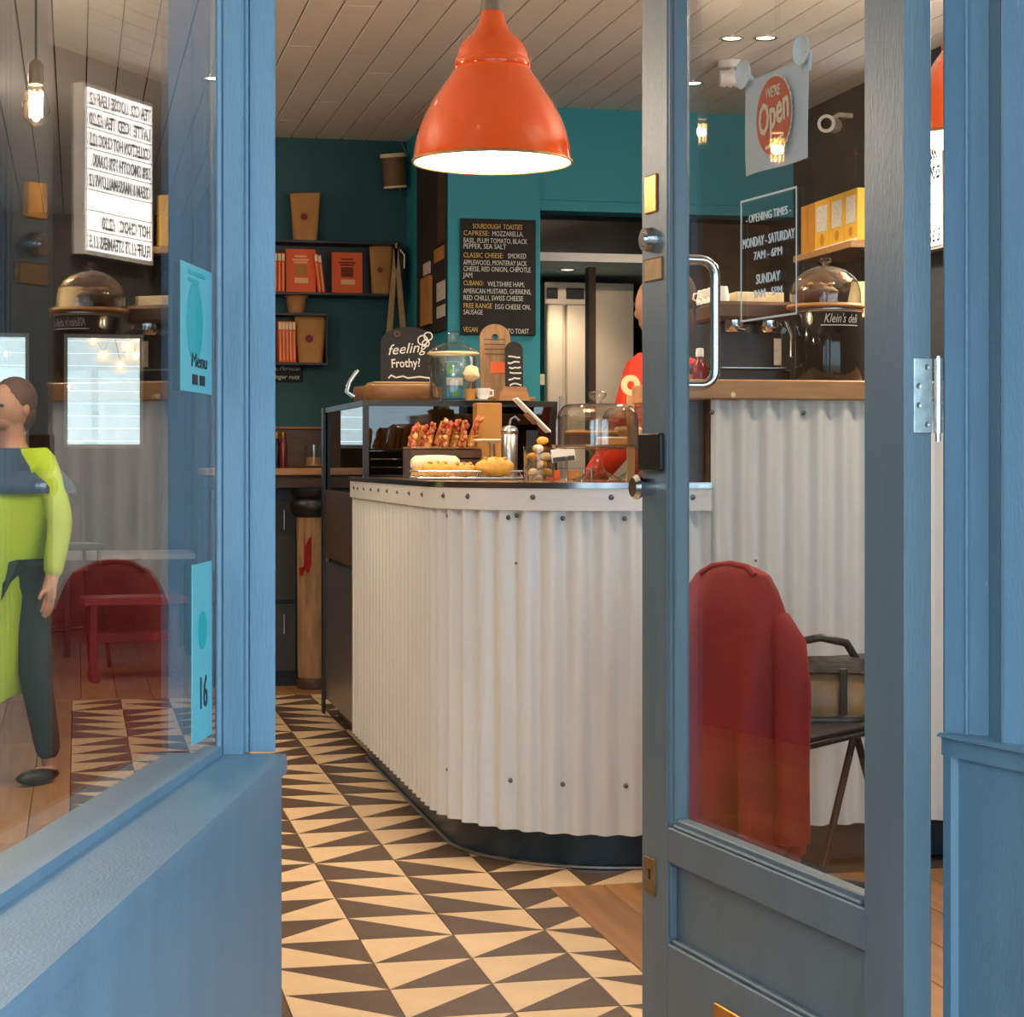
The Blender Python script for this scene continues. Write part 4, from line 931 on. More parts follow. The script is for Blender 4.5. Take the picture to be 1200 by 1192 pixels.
blk = thing('wooden_block', 'low dark wooden block carrying the paddle board', 'block', at(596, zq, FT)); g = MB(); g.bbox(-.085,.10,-.06,.09,0,.018,.003); obj('block', g, 'wood_mid', blk)
def ex1(t_, MC):
    g = MB(); g.box(-.02,.045,.10,.145,0,.001,0,MC); obj('sticker', g, 'orange_print', t_)
    for k in range(4): g = MB(); g.box(-.045,.04,.175+.02*k,.179+.02*k,0,.001,0,MC); obj('carved_line', g, 'wood_dark', t_)
paddle('paddle_board', 581, zq, .062, .30, 'brown wooden paddle board with handle hole and orange sticker', 'wood_post', .014, .055, ex1, base=FT+.0185)
def ex2(t_, MC):
    for k in range(7):
        g = MB(); x0 = -.025+random.uniform(0,.01); strip(g, [(x0+.011*i, .03+.022*k+random.uniform(-.004,.004)) for i in range(5)], .006, M=MC); obj('scribble', g, 'chalk', t_)
paddle('chalk_paddle', 603, zq-.06, .036, .225, 'slim black chalk paddle board covered in white scribble', 'chalkboard', 0, .036, ex2, base=FT+.0185)
c = at(601, 7.72, FT); wd2 = thing('wooden_wedge', 'orange brown wooden wedge stand before the chalk paddle', 'stand', c)
g = MB(); g.prism([(-.065,0),(.065,0),(.045,.055),(-.045,.055)], -.03, .03, 0, basis((0,0,.0), (1,0,0), (0,0,1))); obj('wedge', g, 'wood_bar', wd2)
c = at(566, 7.68, FT); cu = thing('espresso_cup', 'tiny white cup on a white saucer on the fridge top', 'cup', c)
g = MB(); g.lathe([(0,.004),(.016,.004),(.026,.02),(.029,.048),(.026,.048),(.022,.02),(0,.01)], 20); obj('cup', g, 'paper_white', cu)
g = MB(); g.lathe([(0,0),(.03,0),(.036,.005),(.03,.005),(0,.0038)], 20); obj('saucer', g, 'paper_white', cu)
g = MB(); g.tube([(.026,0,.04),(.04,0,.04),(.04,0,.02),(.024,0,.018)], .004, 6); obj('handle', g, 'paper_white', cu)

# ================================================================== FOOD ON THE COUNTER
T = TOPH+.0008
def rot_to(px, z): return -YAW
# wooden crate riser
c = at(518, 7.15, T); cr = thing('wooden_crate', 'dark wooden crate riser under the topped pastries', 'crate', c, 0)
for k in range(3): g = MB(); g.bbox(-.13,.13,-.09,-.078,.004+.034*k,.034+.034*k,.002); obj('slat', g, 'wood_dark', cr); g = MB(); g.bbox(-.13,.13,.078,.09,.004+.034*k,.034+.034*k,.002); obj('slat', g, 'wood_dark', cr)
for s_ in (-1,1): g = MB(); g.bbox(s_*.124-.006,s_*.124+.006,-.078,.078,0,.104,.002); obj('end_panel', g, 'wood_dark', cr)
g = MB(); g.bbox(-.13,.13,-.09,.09,.105,.113,.002); obj('top_board', g, 'wood_mid', cr)
for k in range(8):
    px = 482+k*9.6; cc = at(px, 7.10+.022*(k%2), T+.1135); b = thing('topped_pastry', 'bacon topped pastry slice leaning in the row above the loaves', 'pastry', cc, random.uniform(-.25,.25), 'bacon topped pastries')
    R = Matrix.Rotation(random.uniform(.12,.34), 4, 'Y'); L_ = random.uniform(.065,.085)+.005*k; g = MB()
    rings = [[(.013*(1.15-.5*t)*math.cos(2*PI*q/12)*(1+random.uniform(-.15,.15)), .038*(1.1-.45*t)*math.sin(2*PI*q/12)*(1+random.uniform(-.1,.1)), L_*t) for q in range(12)] for t in (0,.2,.45,.7,.9,1)]
    g.loft(rings, 0, R); obj('slice', g, 'crust', b)
    g = MB()
    for q in range(7): r_ = random.uniform(.007,.013); g.ell((random.uniform(-.008,.008), random.uniform(-.042,-.026), .008+(L_-.008)*q/6.5), (r_,r_,r_*random.uniform(.8,1.5)), 9, 6, 0, R, .3)
    obj('topping', g, 'bacon', b)
# wire basket of loaves
c = at(546, 6.55, T); bk = thing('wire_basket', 'low wire bread basket at the front of the counter', 'basket', c, 0)
bw, bd, bh = .175, .085, .028
for z_ in (.006, bh): g = MB(); g.tube([(-bw,-bd,z_),(bw,-bd,z_),(bw,bd,z_),(-bw,bd,z_)], .003, 6, closed=True); obj('rail', g, 'steel', bk)
for k in range(14):
    x0 = -bw+2*bw*k/14; x1 = -bw+2*bw*(k+1)/14
    for y_ in (-bd, bd): g = MB(); g.tube([(x0,y_,.006),((x0+x1)/2,y_,bh),(x1,y_,.006)], .0018, 5); obj('wire', g, 'steel', bk)
g = MB(); g.bbox(-bw+.004,bw-.004,-bd+.004,bd-.004,.003,.008,.001); obj('paper_liner', g, 'bread_white', bk)
BK = T+.0085
for px, z_, rx_, ry_, rz_, lb_ in ((512,6.52,.050,.032,.026,'golden glazed loaf beside the cream sandwich'),(543,6.50,.044,.03,.024,'golden glazed loaf between two others in the basket'),(580,6.50,.066,.034,.033,'plump golden loaf at the end of the wire basket')):
    cc = at(px, z_, BK); b = thing('bread_loaf', lb_, 'bread', cc, random.uniform(-.2,.2), 'golden loaves in the basket'); g = MB(); g.ell((0,0,rz_), (rx_,ry_,rz_), 20, 12, jit=.05); obj('loaf', g, 'crust_gold', b)
    for k in range(3): g = MB(); g.ell((-rx_*.5+rx_*.5*k,-.004,rz_*1.85), (.007,.02,.006), 8, 5); obj('slash', g, 'crust', b)
cc = at(510, 6.72, BK); b = thing('sandwich', 'cream baguette sandwich lying behind the golden loaves', 'sandwich', cc, .12)
g = MB(); g.loft([[(x,.028*math.cos(2*PI*k/14)*s_,.045+.03*math.sin(2*PI*k/14)*s_) for k in range(14)] for x, s_ in ((-.085,.5),(-.07,.9),(0,1),(.07,.9),(.085,.5))]); obj('bread', g, 'bread_white', b)
g = MB(); g.bbox(-.08,.08,-.024,.024,.0,.03,.004); obj('filling', g, 'crust_gold', b)
# kraft box, plate on a stand, shaker
c = at(571, 7.25, T); kb = thing('kraft_box', 'tall brown kraft carton behind the pastries', 'carton', c); g = MB(); g.bbox(-.047,.047,-.04,.04,0,.275,.002); obj('box', g, 'kraft', kb); g = MB(); g.box(-.047,.047,-.002,.002,.275,.277); obj('flap_seam', g, 'wood_mid', kb)
c = at(577, 6.95, T); pl_ = thing('plate_stand', 'cream plate on a short stand behind the loaves', 'plate stand', c)
g = MB(); g.lathe([(0,0),(.045,0),(.045,.006),(.012,.012),(.010,.12),(.02,.127)], 20); obj('stem', g, 'steel', pl_); g = MB(); g.lathe([(0,.127),(.05,.127),(.068,.134),(.066,.140),(.05,.134),(0,.133)], 28); obj('plate', g, 'bread_white', pl_)
c = at(597, 6.75, T); sh = thing('steel_shaker', 'ribbed steel shaker beside the plate stand', 'shaker', c)
g = MB(); g.lathe([(0,0),(.024,0),(.027,.01),(.029,.15),(.026,.155)], 20); obj('body', g, 'steel', sh); g = MB(); g.lathe([(.027,.152),(.03,.156),(.03,.17),(.02,.182),(0,.185)], 20); obj('lid', g, 'steel', sh)
g = MB(); g.tube([(0,0,.18),(.004,0,.205),(.02,0,.215),(.035,0,.20)], .004, 6); obj('spout', g, 'chrome', sh)
# tilted till tablet
c = at(624, 6.9, T); tb = thing('till_tablet', 'tilted till tablet with pale edge on a black stand', 'tablet', c, -.1)
g = MB(); g.bbox(-.05,.05,-.05,.05,0,.012,.003); g2 = MB(); g2.bbox(-.02,.02,-.012,.012,.010,.17,.002); obj('base', g, 'black', tb); obj('stem', g2, 'black', tb)
R = Matrix.Translation((0,0,.225)) @ Matrix.Rotation(.78, 4, 'Y')
g = MB(); g.bbox(-.085,.085,-.06,.06,-.008,.0,.003,0,R); obj('shell', g, 'paper_white', tb); g = MB(); g.bbox(-.08,.08,-.055,.055,.0,.002,.0005,0,R); obj('screen', g, 'black_gloss', tb)
g = MB(); g.bbox(-.02,.03,-.02,.02,-.022,-.008,.002,0,R); obj('mount', g, 'wood_mid', tb)
# glass riser with small boxes under it
c = at(655, 6.6, T); rs = thing('glass_riser', 'low glass riser shelf on the counter', 'riser', c)
g = MB(); g.bbox(-.11,.11,-.06,.06,.034,.040,.001); obj('shelf', g, 'glass_jar', rs)
for s_ in (-1,1):
    for q in (-1,1): g = MB(); g.lathe([(.005,0),(.005,.034)], 10, M=Matrix.Translation((s_*.1,q*.05,0)), cap0=True, cap1=True); obj('foot', g, 'chrome', rs)
for px, m_, lb_, w_ in ((628,'cream','cream','x'),(648,'orange_print','orange','x'),(672,'terracotta','brown','x')):
    cc = at(px, 6.58, T); g = MB(); g.bbox(-.02,.02,-.02,.02,0,.03,.002); b = single('snack_box', g, m_, 'small %s snack box tucked under the glass riser' % lb_, 'box', (cc.x,cc.y,T), 0, 'snack boxes under the riser')
# jar of flaky pastries
c = at(632, 6.42, T); pj = thing('pastry_jar', 'open glass jar heaped with flaky pale pastries', 'jar', c)
g = MB(); g.lathe([(0,0),(.045,0),(.05,.006),(.052,.11),(.049,.11),(.047,.008),(0,.006)], 24); obj('jar', g, 'glass_jar', pj)
for k in range(9):
    a = 2.4*k; r_ = .022 if k < 6 else .012; cc = (c.x+r_*math.cos(a), c.y+r_*math.sin(a), T+.01+(.026*(k//2)))
    b = thing('flaky_pastry', 'pale flaky pastry heaped in the open jar', 'pastry', cc, a, 'flaky pastries in the jar'); g = MB(); g.ell((0,0,.014), (.022,.016,.013), 10, 7, jit=.15); obj('dough', g, 'bread_white' if k%2 else 'crust_gold', b)
# price card
c = at(664, 6.25, T); pc = thing('price_card', 'pale blue and black price card leaning by the cake stands', 'card', c, -.2)
MC = Matrix.Rotation(-.2,4,'X') @ basis((0,0,0),(1,0,0),(0,0,1)) @ Matrix.Rotation(.12,4,'Z')
g = MB(); g.box(-.038,.038,.062,.105,-.002,0,0,MC); obj('card', g, 'paper_grey', pc); g = MB(); g.box(-.035,.035,.063,.078,0,.001,0,MC); obj('print', g, 'ink', pc); g = MB(); g.tube([(0,.02,0),(0,-.006,.075)], .003, 6); obj('holder', g, 'steel', pc)
# cake stands with cloches
def cakestand(px, z_, label, lb2, r=.135, hd=.135):
    c = at(px, z_, T); s = thing('cake_stand', label, 'cake stand', c)
    g = MB(); g.lathe([(0,0),(.072,0),(.076,.006),(.06,.014),(.028,.03),(.016,.05),(.013,.07),(.022,.09),(.035,.096),(.0,.098)], 32); obj('foot', g, 'glass_jar', s)
    g = MB(); g.lathe([(0,.0985),(r*.9,.0985),(r+.012,.102),(r+.014,.112),(r+.008,.112),(r+.004,.106),(0,.1045)], 36); obj('plate', g, 'glass_jar', s)
    d = thing('glass_cloche', lb2, 'cloche', (c.x,c.y,T+.1065))
    pr = [(r,0),(r,.075)]+[(r-.04+.04*math.cos(a), .075+.055*math.sin(a)) for a in [PI/2*k/6 for k in range(1,7)]]+[(.02,.134)]
    g = MB(); g.lathe(pr, 40); g.lathe([(x-.0025,y-.002 if y > .02 else y) for x,y in pr[::-1]], 40); obj('dome', g, 'glass_jar', d)
    g = MB(); g.tube([(r*math.cos(2*PI*k/40),r*math.sin(2*PI*k/40),.002) for k in range(40)], .003, 6, closed=True); obj('rim', g, 'glass_jar', d)
    g = MB(); g.lathe([(.012,.134),(.012,.142),(.025,.15),(.029,.163),(.022,.17),(0,.172)], 20); obj('knob', g, 'chrome' if False else 'glass_jar', d)
    return c
c1 = cakestand(700, 6.05, 'glass cake stand holding chocolate cake and sponge', 'tall glass cloche with round knob over the sponge slab', .128)
P1 = T+.106
cc = c1+Vector((.035,-.045,0)); b = thing('sponge_cake', 'sponge slab with pale icing under the glass cloche', 'cake', (cc.x,cc.y,P1)); g = MB(); g.bbox(-.042,.042,-.028,.028,0,.022,.003); obj('sponge', g, 'crust', b); g = MB(); g.bbox(-.042,.042,-.028,.028,.0222,.030,.003); obj('icing', g, 'bread_white', b)
for q in range(2):
    cc = c1+Vector((-.055+.085*q,.03,0)); b = thing('chocolate_cake', 'dark chocolate cake piece behind the sponge slab', 'cake', (cc.x,cc.y,P1), .3*q, 'chocolate cake pieces'); g = MB(); g.bbox(-.036,.036,-.03,.03,0,.04,.004); obj('sponge', g, 'choc', b); g = MB(); g.bbox(-.035,.035,-.029,.029,.0402,.05,.004); obj('topping', g, 'crust', b)
c2 = cakestand(748, 6.36, 'glass cake stand half hidden behind the door edge', 'glass cloche with a ring tag behind the first one', .12)
cc = c2+Vector((-.04,-.02,0)); b = thing('round_cake', 'round brown cake under the second cloche', 'cake', (cc.x,cc.y,P1)); g = MB(); g.lathe([(0,0),(.05,0),(.054,.01),(.054,.05),(.045,.056),(0,.056)], 24); obj('sponge', g, 'crust', b); g = MB(); g.lathe([(.046,.0562),(.04,.066),(0,.068)], 24); obj('icing', g, 'bread_white', b)
c = at(739, 6.18, T); rt = thing('ring_tag', 'pale wooden paddle tag with round hole behind the cloches', 'tag', c)
g = MB(); n = 20; hh_ = .30; M_ = basis((0,0,0),(1,0,0),(0,0,1))
for k in range(n):
    a0, a1 = 2*PI*k/n, 2*PI*(k+1)/n
    g.prism([(.03*math.cos(a0),hh_+.033*math.sin(a0)),(.03*math.cos(a1),hh_+.033*math.sin(a1)),(.013*math.cos(a1),hh_+.014*math.sin(a1)),(.013*math.cos(a0),hh_+.014*math.sin(a0))], -.006, .006, 0, M_)
obj('ring', g, 'cream', rt); g = MB(); g.bbox(-.012,.012,-.005,.005,0,.272,.002); obj('stick', g, 'wood_light', rt)

# ================================================================== BEHIND THE HATCH
kf = thing('upright_fridge', 'tall pale steel kitchen fridge with two doors', 'fridge', onY(662, 0, 10.35).xy.to_3d())
Yk = 10.3; a = onY(640, 330, Yk); c = onY(692, 330, Yk)
g = MB(); g.box(a.x, c.x+.25, Yk+.03, Yk+.75, .02, a.z); obj('body', g, 'fridge_steel', kf, True)
for p0, p1 in ((640,661),(663,692)):
    g = MB(); q0 = onY(p0,0,Yk); q1 = onY(p1,0,Yk); g.bbox(q0.x+.003,q1.x-.003,Yk-.005,Yk+.029,.12,a.z-.12,.006); d_ = obj('door', g, 'fridge_steel', kf, True)
    g = MB(); g.box(q1.x-.03,q1.x-.015,Yk-.03,Yk-.006,.9,1.5); obj('handle', g, 'steel', d_, True)
    g = MB(); g.box(q0.x+.01,q1.x-.03,Yk+.02,Yk+.029,a.z-.09,a.z-.03); obj('vent', g, 'black', kf, True)
g = MB(); g.box(x633-.05, XR-.0, 9.75, 12.0, 2.16, 2.2); struct('ceiling_kitchen', g, 'wall_white', 'pale low ceiling of the kitchen')
g = MB(); g.box(x633-.06, x633, YB_L+.1, 12.0, -.06, 2.2); struct('wall_kitchen_side', g, 'wall_brown', 'brown side wall of the kitchen')
c = onY(665, 0, 10.05); downlight((c.x, 10.05, 2.16), 'downlight in the low kitchen ceiling', 30)
so = thing('wall_socket', 'small white socket box by the kitchen fridge', 'socket', onY(638,452,YB_R+.02)); g = MB(); q0 = onY(634,451,YB_R-.0); q1 = onY(642,438,YB_R); g.bbox(x633+.001,x633+.035,YB_R+.05,YB_R+.12,q0.z,q1.z,.003); obj('plate', g, 'cream', so, True)
# ================================================================== ON THE BAR
B = BARH+.0008
zc_ = 5.78; c = at(971, zc_, B); cn = thing('black_canister', 'large glossy black canister with white script on the bar', 'canister', c)
g = MB(); g.lathe([(0,0),(.092,0),(.096,.005),(.098,.012),(.098,.205),(.095,.21),(.0,.21)], 40); obj('drum', g, 'black_gloss', cn)
g = MB(); g.lathe([(.1,.205),(.102,.207),(.102,.214),(.09,.217),(0,.217)], 40); obj('lid', g, 'steel', cn)
def bent(o, r):                                              # wrap flat lettering round a drum of radius r
    for v in o.data.vertices: a = v.co.x/r; d = r+v.co.y*0; x, y, z = v.co; v.co = (r*math.sin(a), -(r+y*-1*0)*math.cos(a), z)
o = text('lettering', "Klein's deli", .038, 'paper_white', basis((-.052,0,.172), (1,0,0), (0,0,1)), cn, world=False, shear=.35, width=.11); bent(o, .0988)
g = MB()
for k in range(14): x0 = -.06+.12*k/14; g.box(x0, x0+.0088, 0, .001, .163, .166)
o = obj('underline', g, 'paper_white', cn); bent(o, .0988)
CT2 = B+.2175
g = MB(); g.lathe([(0,0),(.112,0),(.116,.005),(.112,.012),(0,.012)], 32); single('serving_board', g, 'wood_bar', 'round wooden board on the black canister', 'board', (c.x-.01,c.y,CT2))
db = thing('seeded_loaf', 'dark crusted loaf on the board above the canister', 'bread', (c.x-.035,c.y,CT2+.0125)); g = MB(); g.ell((0,0,.03), (.062,.055,.034), 20, 12, jit=.09); obj('loaf', g, 'choc', db)
for k in range(3): g = MB(); g.ell((-.03+.03*k,-.02,.058), (.006,.022,.006), 8, 5); obj('slash', g, 'crust', db)
dc = thing('glass_cloche', 'glass cloche over the dark loaf on the bar', 'cloche', (c.x-.01,c.y,CT2+.0125))
pr = [(.104,0),(.104,.03)]+[(.104*math.cos(a), .03+.085*math.sin(a)) for a in [PI/2*k/8 for k in range(1,8)]]+[(.01,.115)]
g = MB(); g.lathe(pr, 36); obj('dome', g, 'glass_jar', dc); g = MB(); g.lathe([(.008,.114),(.008,.12),(.017,.127),(.015,.138),(0,.14)], 16); obj('knob', g, 'glass_jar', dc)
c = at(1012, 6.06, B); cb = thing('cream_bag', 'crumpled cream paper bag on a tin by the canister', 'bag', c)
g = MB(); g.lathe([(0,0),(.055,0),(.057,.21),(0,.212)], 24); obj('tin', g, 'black_metal', cb)
rings = [[((.05-.012*t)*math.cos(2*PI*k/18)*(1+.12*math.sin(3*k+t*5)), (.04-.015*t)*math.sin(2*PI*k/18), .2125+.11*t) for k in range(18)] for t in (0,.25,.5,.75,1)]
g = MB(); g.loft(rings); obj('bag', g, 'cream', cb)
c = at(906, 6.2, 0)                                           # espresso machine stands on the back edge of the bar
BYb = BY+.30
c = onY(882, 0, BYb); em = thing('coffee_machine', 'dark brown coffee machine with steel drip tray on the bar', 'coffee machine', (c.x, BYb, B))
g = MB(); g.bbox(-.115,.115,-.02,.19,.0,.045,.006); obj('base', g, 'black_metal', em)
g = MB(); g.bbox(-.115,.115,.05,.19,.0452,.19,.008); obj('body', g, 'leather_black', em)
g = MB(); g.bbox(-.12,.12,-.03,.19,.1902,.245,.01); obj('head', g, 'wood_dark', em)
g = MB(); g.bbox(-.1,.1,-.018,.045,.0452,.050,.001); obj('drip_tray', g, 'steel', em)
for s_ in (-.055,.055): g = MB(); g.lathe([(.026,.155),(.03,.16),(.03,.19)], 16, M=Matrix.Translation((s_,.01,0)), cap0=True); g.tube([(s_,0,.168),(s_+.01,-.09,.155)], .009, 8); obj('group_head', g, 'chrome', em)
g = MB(); g.tube([(.1,-.01,.19),(.112,-.03,.14),(.105,-.045,.08)], .005, 7); obj('steam_wand', g, 'chrome', em)
g = MB(); g.box(.085,.108,.048,.05,.06,.14); obj('label', g, 'box_label', em)
MT_ = B+.246
g = MB(); g.bbox(-.075,.075,-.05,.05,0,.032,.002); pb2 = single('pastry_box', g, 'bread_white', 'flat pale pink box on top of the coffee machine', 'box', (c.x+.035,BYb+.08,MT_))
for k in range(4):
    p_ = (c.x-.095+.0*k, BYb+.02+.048*k, MT_); q = thing('coffee_cup', 'small cup upturned on the coffee machine beside the flat box', 'cup', p_, 0, 'cups on the coffee machine'); g = MB(); g.lathe([(.026,0),(.028,.01),(.022,.045),(0,.047)], 16); obj('cup', g, 'paper_white', q); g = MB(); g.tube([(-.026,0,.012),(-.038,0,.018),(-.036,0,.034),(-.024,0,.036)], .003, 6); obj('handle', g, 'paper_white', q)
c = onY(820, 0, BY+.2); bt = thing('syrup_bottle', 'slim bottle with white cap at the end of the bar', 'bottle', (c.x, BY+.2, B))
g = MB(); g.lathe([(0,0),(.02,0),(.022,.01),(.022,.05),(.010,.065),(.009,.075)], 16); obj('bottle', g, 'red_glass', bt); g = MB(); g.lathe([(.011,.074),(.012,.076),(.011,.098),(0,.1)], 14); obj('cap', g, 'paper_white', bt)
c = onY(836, 0, BY+.24); b = thing('muffin', 'small brown muffin beside the syrup bottle', 'muffin', (c.x-.06,BY+.24,B)); g = MB(); g.lathe([(0,0),(.02,0),(.028,.03)], 16); obj('case', g, 'kraft', b); g = MB(); g.ell((0,0,.036), (.034,.034,.02), 14, 8, jit=.06); obj('top', g, 'choc', b)

# ---------------- side-wall shelf with yellow boxes, camera
SX = 3.29; z9 = onX(975, 289, SX).z; ya_, yb3 = 7.972, onX(934,0,SX).y
yw = thing('wall_shelf', 'wooden shelf of yellow cartons on the dark side wall', 'shelf', (XR-.1, (ya_+yb3)/2, z9-.03))
g = MB(); g.bbox(SX-.02, XR-.001, ya_, yb3, z9-.032, z9, .003); obj('shelf_board', g, 'wood_bar', yw, True)
for q in (ya_+.08, yb3-.1): g = MB(); g.prism([(0,0),(.15,0),(0,-.12)], q, q+.02, 0, Matrix(((-1,0,0,XR-.001),(0,0,1,0),(0,1,0,z9-.032),(0,0,0,1)))); obj('bracket', g, 'black_metal', yw, True)
edges = [936,944,952,970,986.5,1002.5]
for k in range(5):
    p0, p1 = edges[k], edges[k+1]; y1_, y0_ = onX(p0,0,SX).y-.003, onX(p1,0,SX).y+.003; hb = onX(990,224,SX).z-z9
    face = k >= 2
    b = thing('tea_carton', ('yellow tea carton with pale label, number %s along the shelf from the corner' % ('one','two','three','four','five','six')[k]) if face else ('slim amber carton %s' % ('at the corner end of the carton shelf','next to the yellow cartons')[k]), 'carton', (SX+.01,(y0_+y1_)/2,z9+.0005), 0, 'cartons on the side shelf'); w_ = (y1_-y0_)/2
    g = MB(); g.bbox(0,.12,-w_,w_,0,hb,.002); obj('box', g, 'yellow_box' if face else 'box_orange_edge', b)
    if face:
        g = MB(); g.box(-.001,0,-w_*.72,w_*.72,hb*.36,hb*.88); obj('label', g, 'box_label', b); g = MB(); g.box(-.001,0,-w_*.95,w_*.95,0,hb*.05); obj('foot_band', g, 'paper_white', b)
        g = MB(); g.lathe([(0,0),(w_*.3,0)], 12, M=basis((-.001,0,hb*.2),(0,-1,0),(0,0,1))); obj('emblem', g, 'box_orange_edge', b)
p = onX(973, 146, XR-.12); sc_ = thing('security_camera', 'small white bullet security camera on the dark side wall', 'camera', p)
ax = (Vector((0,0,H))-Vector(p)); ax.z = -.9; ax.normalize(); ax = (ax+Vector((-.35,0,0))).normalized()
g = MB(); g.tube([Vector((0,0,0))-ax*.07, ax*.05], .036, 18); obj('body', g, 'box_label', sc_)
g = MB(); g.tube([ax*.05, ax*.066], [.04,.042], 18); obj('hood', g, 'paper_white', sc_); g = MB(); g.tube([ax*.0665, ax*.068], .026, 18); obj('lens', g, 'black_gloss', sc_)
g = MB(); g.tube([(.0,0,.02),(.05,.02,.05),(.118,.03,.05)], .012, 8); obj('bracket', g, 'box_label', sc_)
# ================================================================== AISLE TABLE AND CABINET
tz = 1.112
tx1 = onY(389, 0, 9.85).x
tl = thing('high_table', 'high wooden table carried by a carved timber post at the teal wall', 'table', (1.15, 10.1, 0))
g = MB(); g.bbox(.62, tx1, 9.82, YW-.03, tz-.035, tz, .004); obj('tabletop', g, 'wood_bar', tl, True)
g = MB(); g.bbox(.66, tx1-.02, 9.86, YW-.06, tz-.10, tz-.0355, .003); obj('apron', g, 'wood_dark', tl, True)
pc_ = at(370, 9.87, 0); rx_ = ms(20, 9.87)
g = MB(); g.lathe([(rx_*.98,.06),(rx_,.12),(rx_*1.02,.45),(rx_*1.06,.75),(rx_*1.1,.865)], 20, M=Matrix.Translation((pc_.x,pc_.y+.05,0)), cap0=True, cap1=True); post = obj('post', g, 'wood_post', tl, True)
g = MB(); g.lathe([(rx_*1.04,0),(rx_*1.06,.01),(rx_*1.04,.05),(rx_*.98,.0595)], 20, M=Matrix.Translation((pc_.x,pc_.y+.05,0)), cap0=True, cap1=True); obj('post_foot', g, 'wood_dark', tl, True)
g = MB(); g.lathe([(rx_*1.1,.8655),(rx_*1.45,.90),(rx_*1.45,.94),(rx_*1.1,.96),(rx_*1.35,.985),(rx_*1.35,1.011)], 20, M=Matrix.Translation((pc_.x,pc_.y+.05,0)), cap0=True, cap1=True); obj('capital', g, 'black', tl, True)
def wrapz(o, r, cx_, cy_):
    for v in o.data.vertices: a = v.co.x/r; v.co = (cx_+r*math.sin(a-.1), cy_-r*math.cos(a-.1), v.co.z)
o = text('lettering', "J", .26, 'red_letter', basis((-.07,0,.64), (1,0,0), (0,0,1)), post, world=True, bold=.008); wrapz(o, rx_*1.075, pc_.x, pc_.y+.05)
g = MB()
for k in range(10): a0, a1 = 2*PI*k/10, 2*PI*(k+1)/10; g.add([(.055,0,.79),(.055+.026*math.cos(a0),0,.79+.026*math.sin(a0)),(.055+.026*math.cos(a1),0,.79+.026*math.sin(a1))], [(0,1,2)])
o = obj('dot', g, 'red_letter', post, True); wrapz(o, rx_*1.085, pc_.x, pc_.y+.05)
bsp = thing('backsplash_board', 'brown wooden board along the wall behind the high table', 'board', (1.1, YW-.02, tz+.0005)); g = MB(); z1_ = hh(503, zY(350, YW-.02)); g.bbox(.86, 1.70, YW-.022, YW-.001, tz+.001, z1_, .003); obj('board', g, 'wood_dark', bsp, True); g = MB(); g.bbox(.86,1.70,YW-.03,YW-.001,z1_+.0005,z1_+.014,.002); obj('cap_rail', g, 'wood_mid', bsp, True)
ck = thing('dark_cabinet', 'black low cabinet under the high table', 'cabinet', (.9, 10.2, 0)); cx0, cx1 = .62, onY(351, 0, 10.0).x
g = MB(); g.box(cx0, cx1, 10.0, YW-.03, .05, tz-.105); obj('body', g, 'black_metal', ck, True); g = MB(); g.box(cx0+.02, cx1-.02, 10.03, YW-.05, .003, .05); obj('plinth', g, 'black', ck, True)
for z0, z1 in ((.08,.42),(.44,.95)): g = MB(); g.bbox(cx0+.02, cx1-.02, 9.985, 9.999, z0, z1, .003); d_ = obj('door', g, 'wall_grey_dark', ck, True); g = MB(); g.tube([(cx1-.08,9.975,z1-.05),(cx1-.08,9.975,z1-.15)], .006, 7); obj('handle', g, 'steel', d_, True)
for px, lb_, m_ in ((324,'dark glass sauce bottle at the end of the high table','black_gloss'),(332,'red sauce bottle with gold cap on the high table','red_glass')):
    c = at(px, 10.05, tz+.0005); b = thing('sauce_bottle', lb_, 'bottle', c, 0, 'sauce bottles on the high table'); g = MB(); g.lathe([(0,0),(.019,0),(.02,.01),(.02,.12),(.013,.145),(.012,.155)], 16); obj('bottle', g, m_, b); g = MB(); g.lathe([(.014,.153),(.015,.156),(.015,.182),(0,.184)], 14); obj('cap', g, 'brass', b)
c = at(368, 10.12, tz+.0005); b = thing('glass_tumbler', 'squat amber glass tumbler on the high table', 'glass', c); g = MB(); g.lathe([(0,0),(.045,0),(.052,.02),(.05,.12),(.046,.12),(.046,.02),(0,.01)], 20); obj('glass', g, 'glass_jar', b); g = MB(); g.lathe([(0,.011),(.043,.012),(.043,.055),(0,.056)], 18); obj('contents', g, 'kraft', b)

# ================================================================== CHAIR, COAT AND BAG
CHA = math.radians(40); cb_ = at(864, 4.95, 0)
chx = thing('folding_chair', 'black metal chair with splayed tube legs beside the bar', 'chair', (cb_.x, cb_.y, 0), CHA)        # local +x: the way the chair faces, back at x=0
SH = .47
g = MB(); g.bbox(.03,.43,-.19,.19,SH-.022,SH,.008); obj('seat', g, 'leather_black', chx)
g = MB(); g.tube([(.03,-.185,SH-.028),(.43,-.185,SH-.028),(.43,.185,SH-.028),(.03,.185,SH-.028)], .009, 8, closed=True); obj('seat_frame', g, 'black_metal', chx)
for s_ in (-1,1):
    g = MB(); g.tube([(.24,s_*.2,SH-.03),(-.02,s_*.215,.012)], .010, 8); obj('leg', g, 'black_metal', chx)
    g = MB(); g.tube([(.26,s_*.2,SH-.03),(.46,s_*.215,.012)], .010, 8); obj('leg', g, 'black_metal', chx)
    g = MB(); g.tube([(.03,s_*.15,SH-.03),(-.005,s_*.12,.6),(-.025,s_*.07,.80)], .010, 8); obj('back_post', g, 'black_metal', chx)
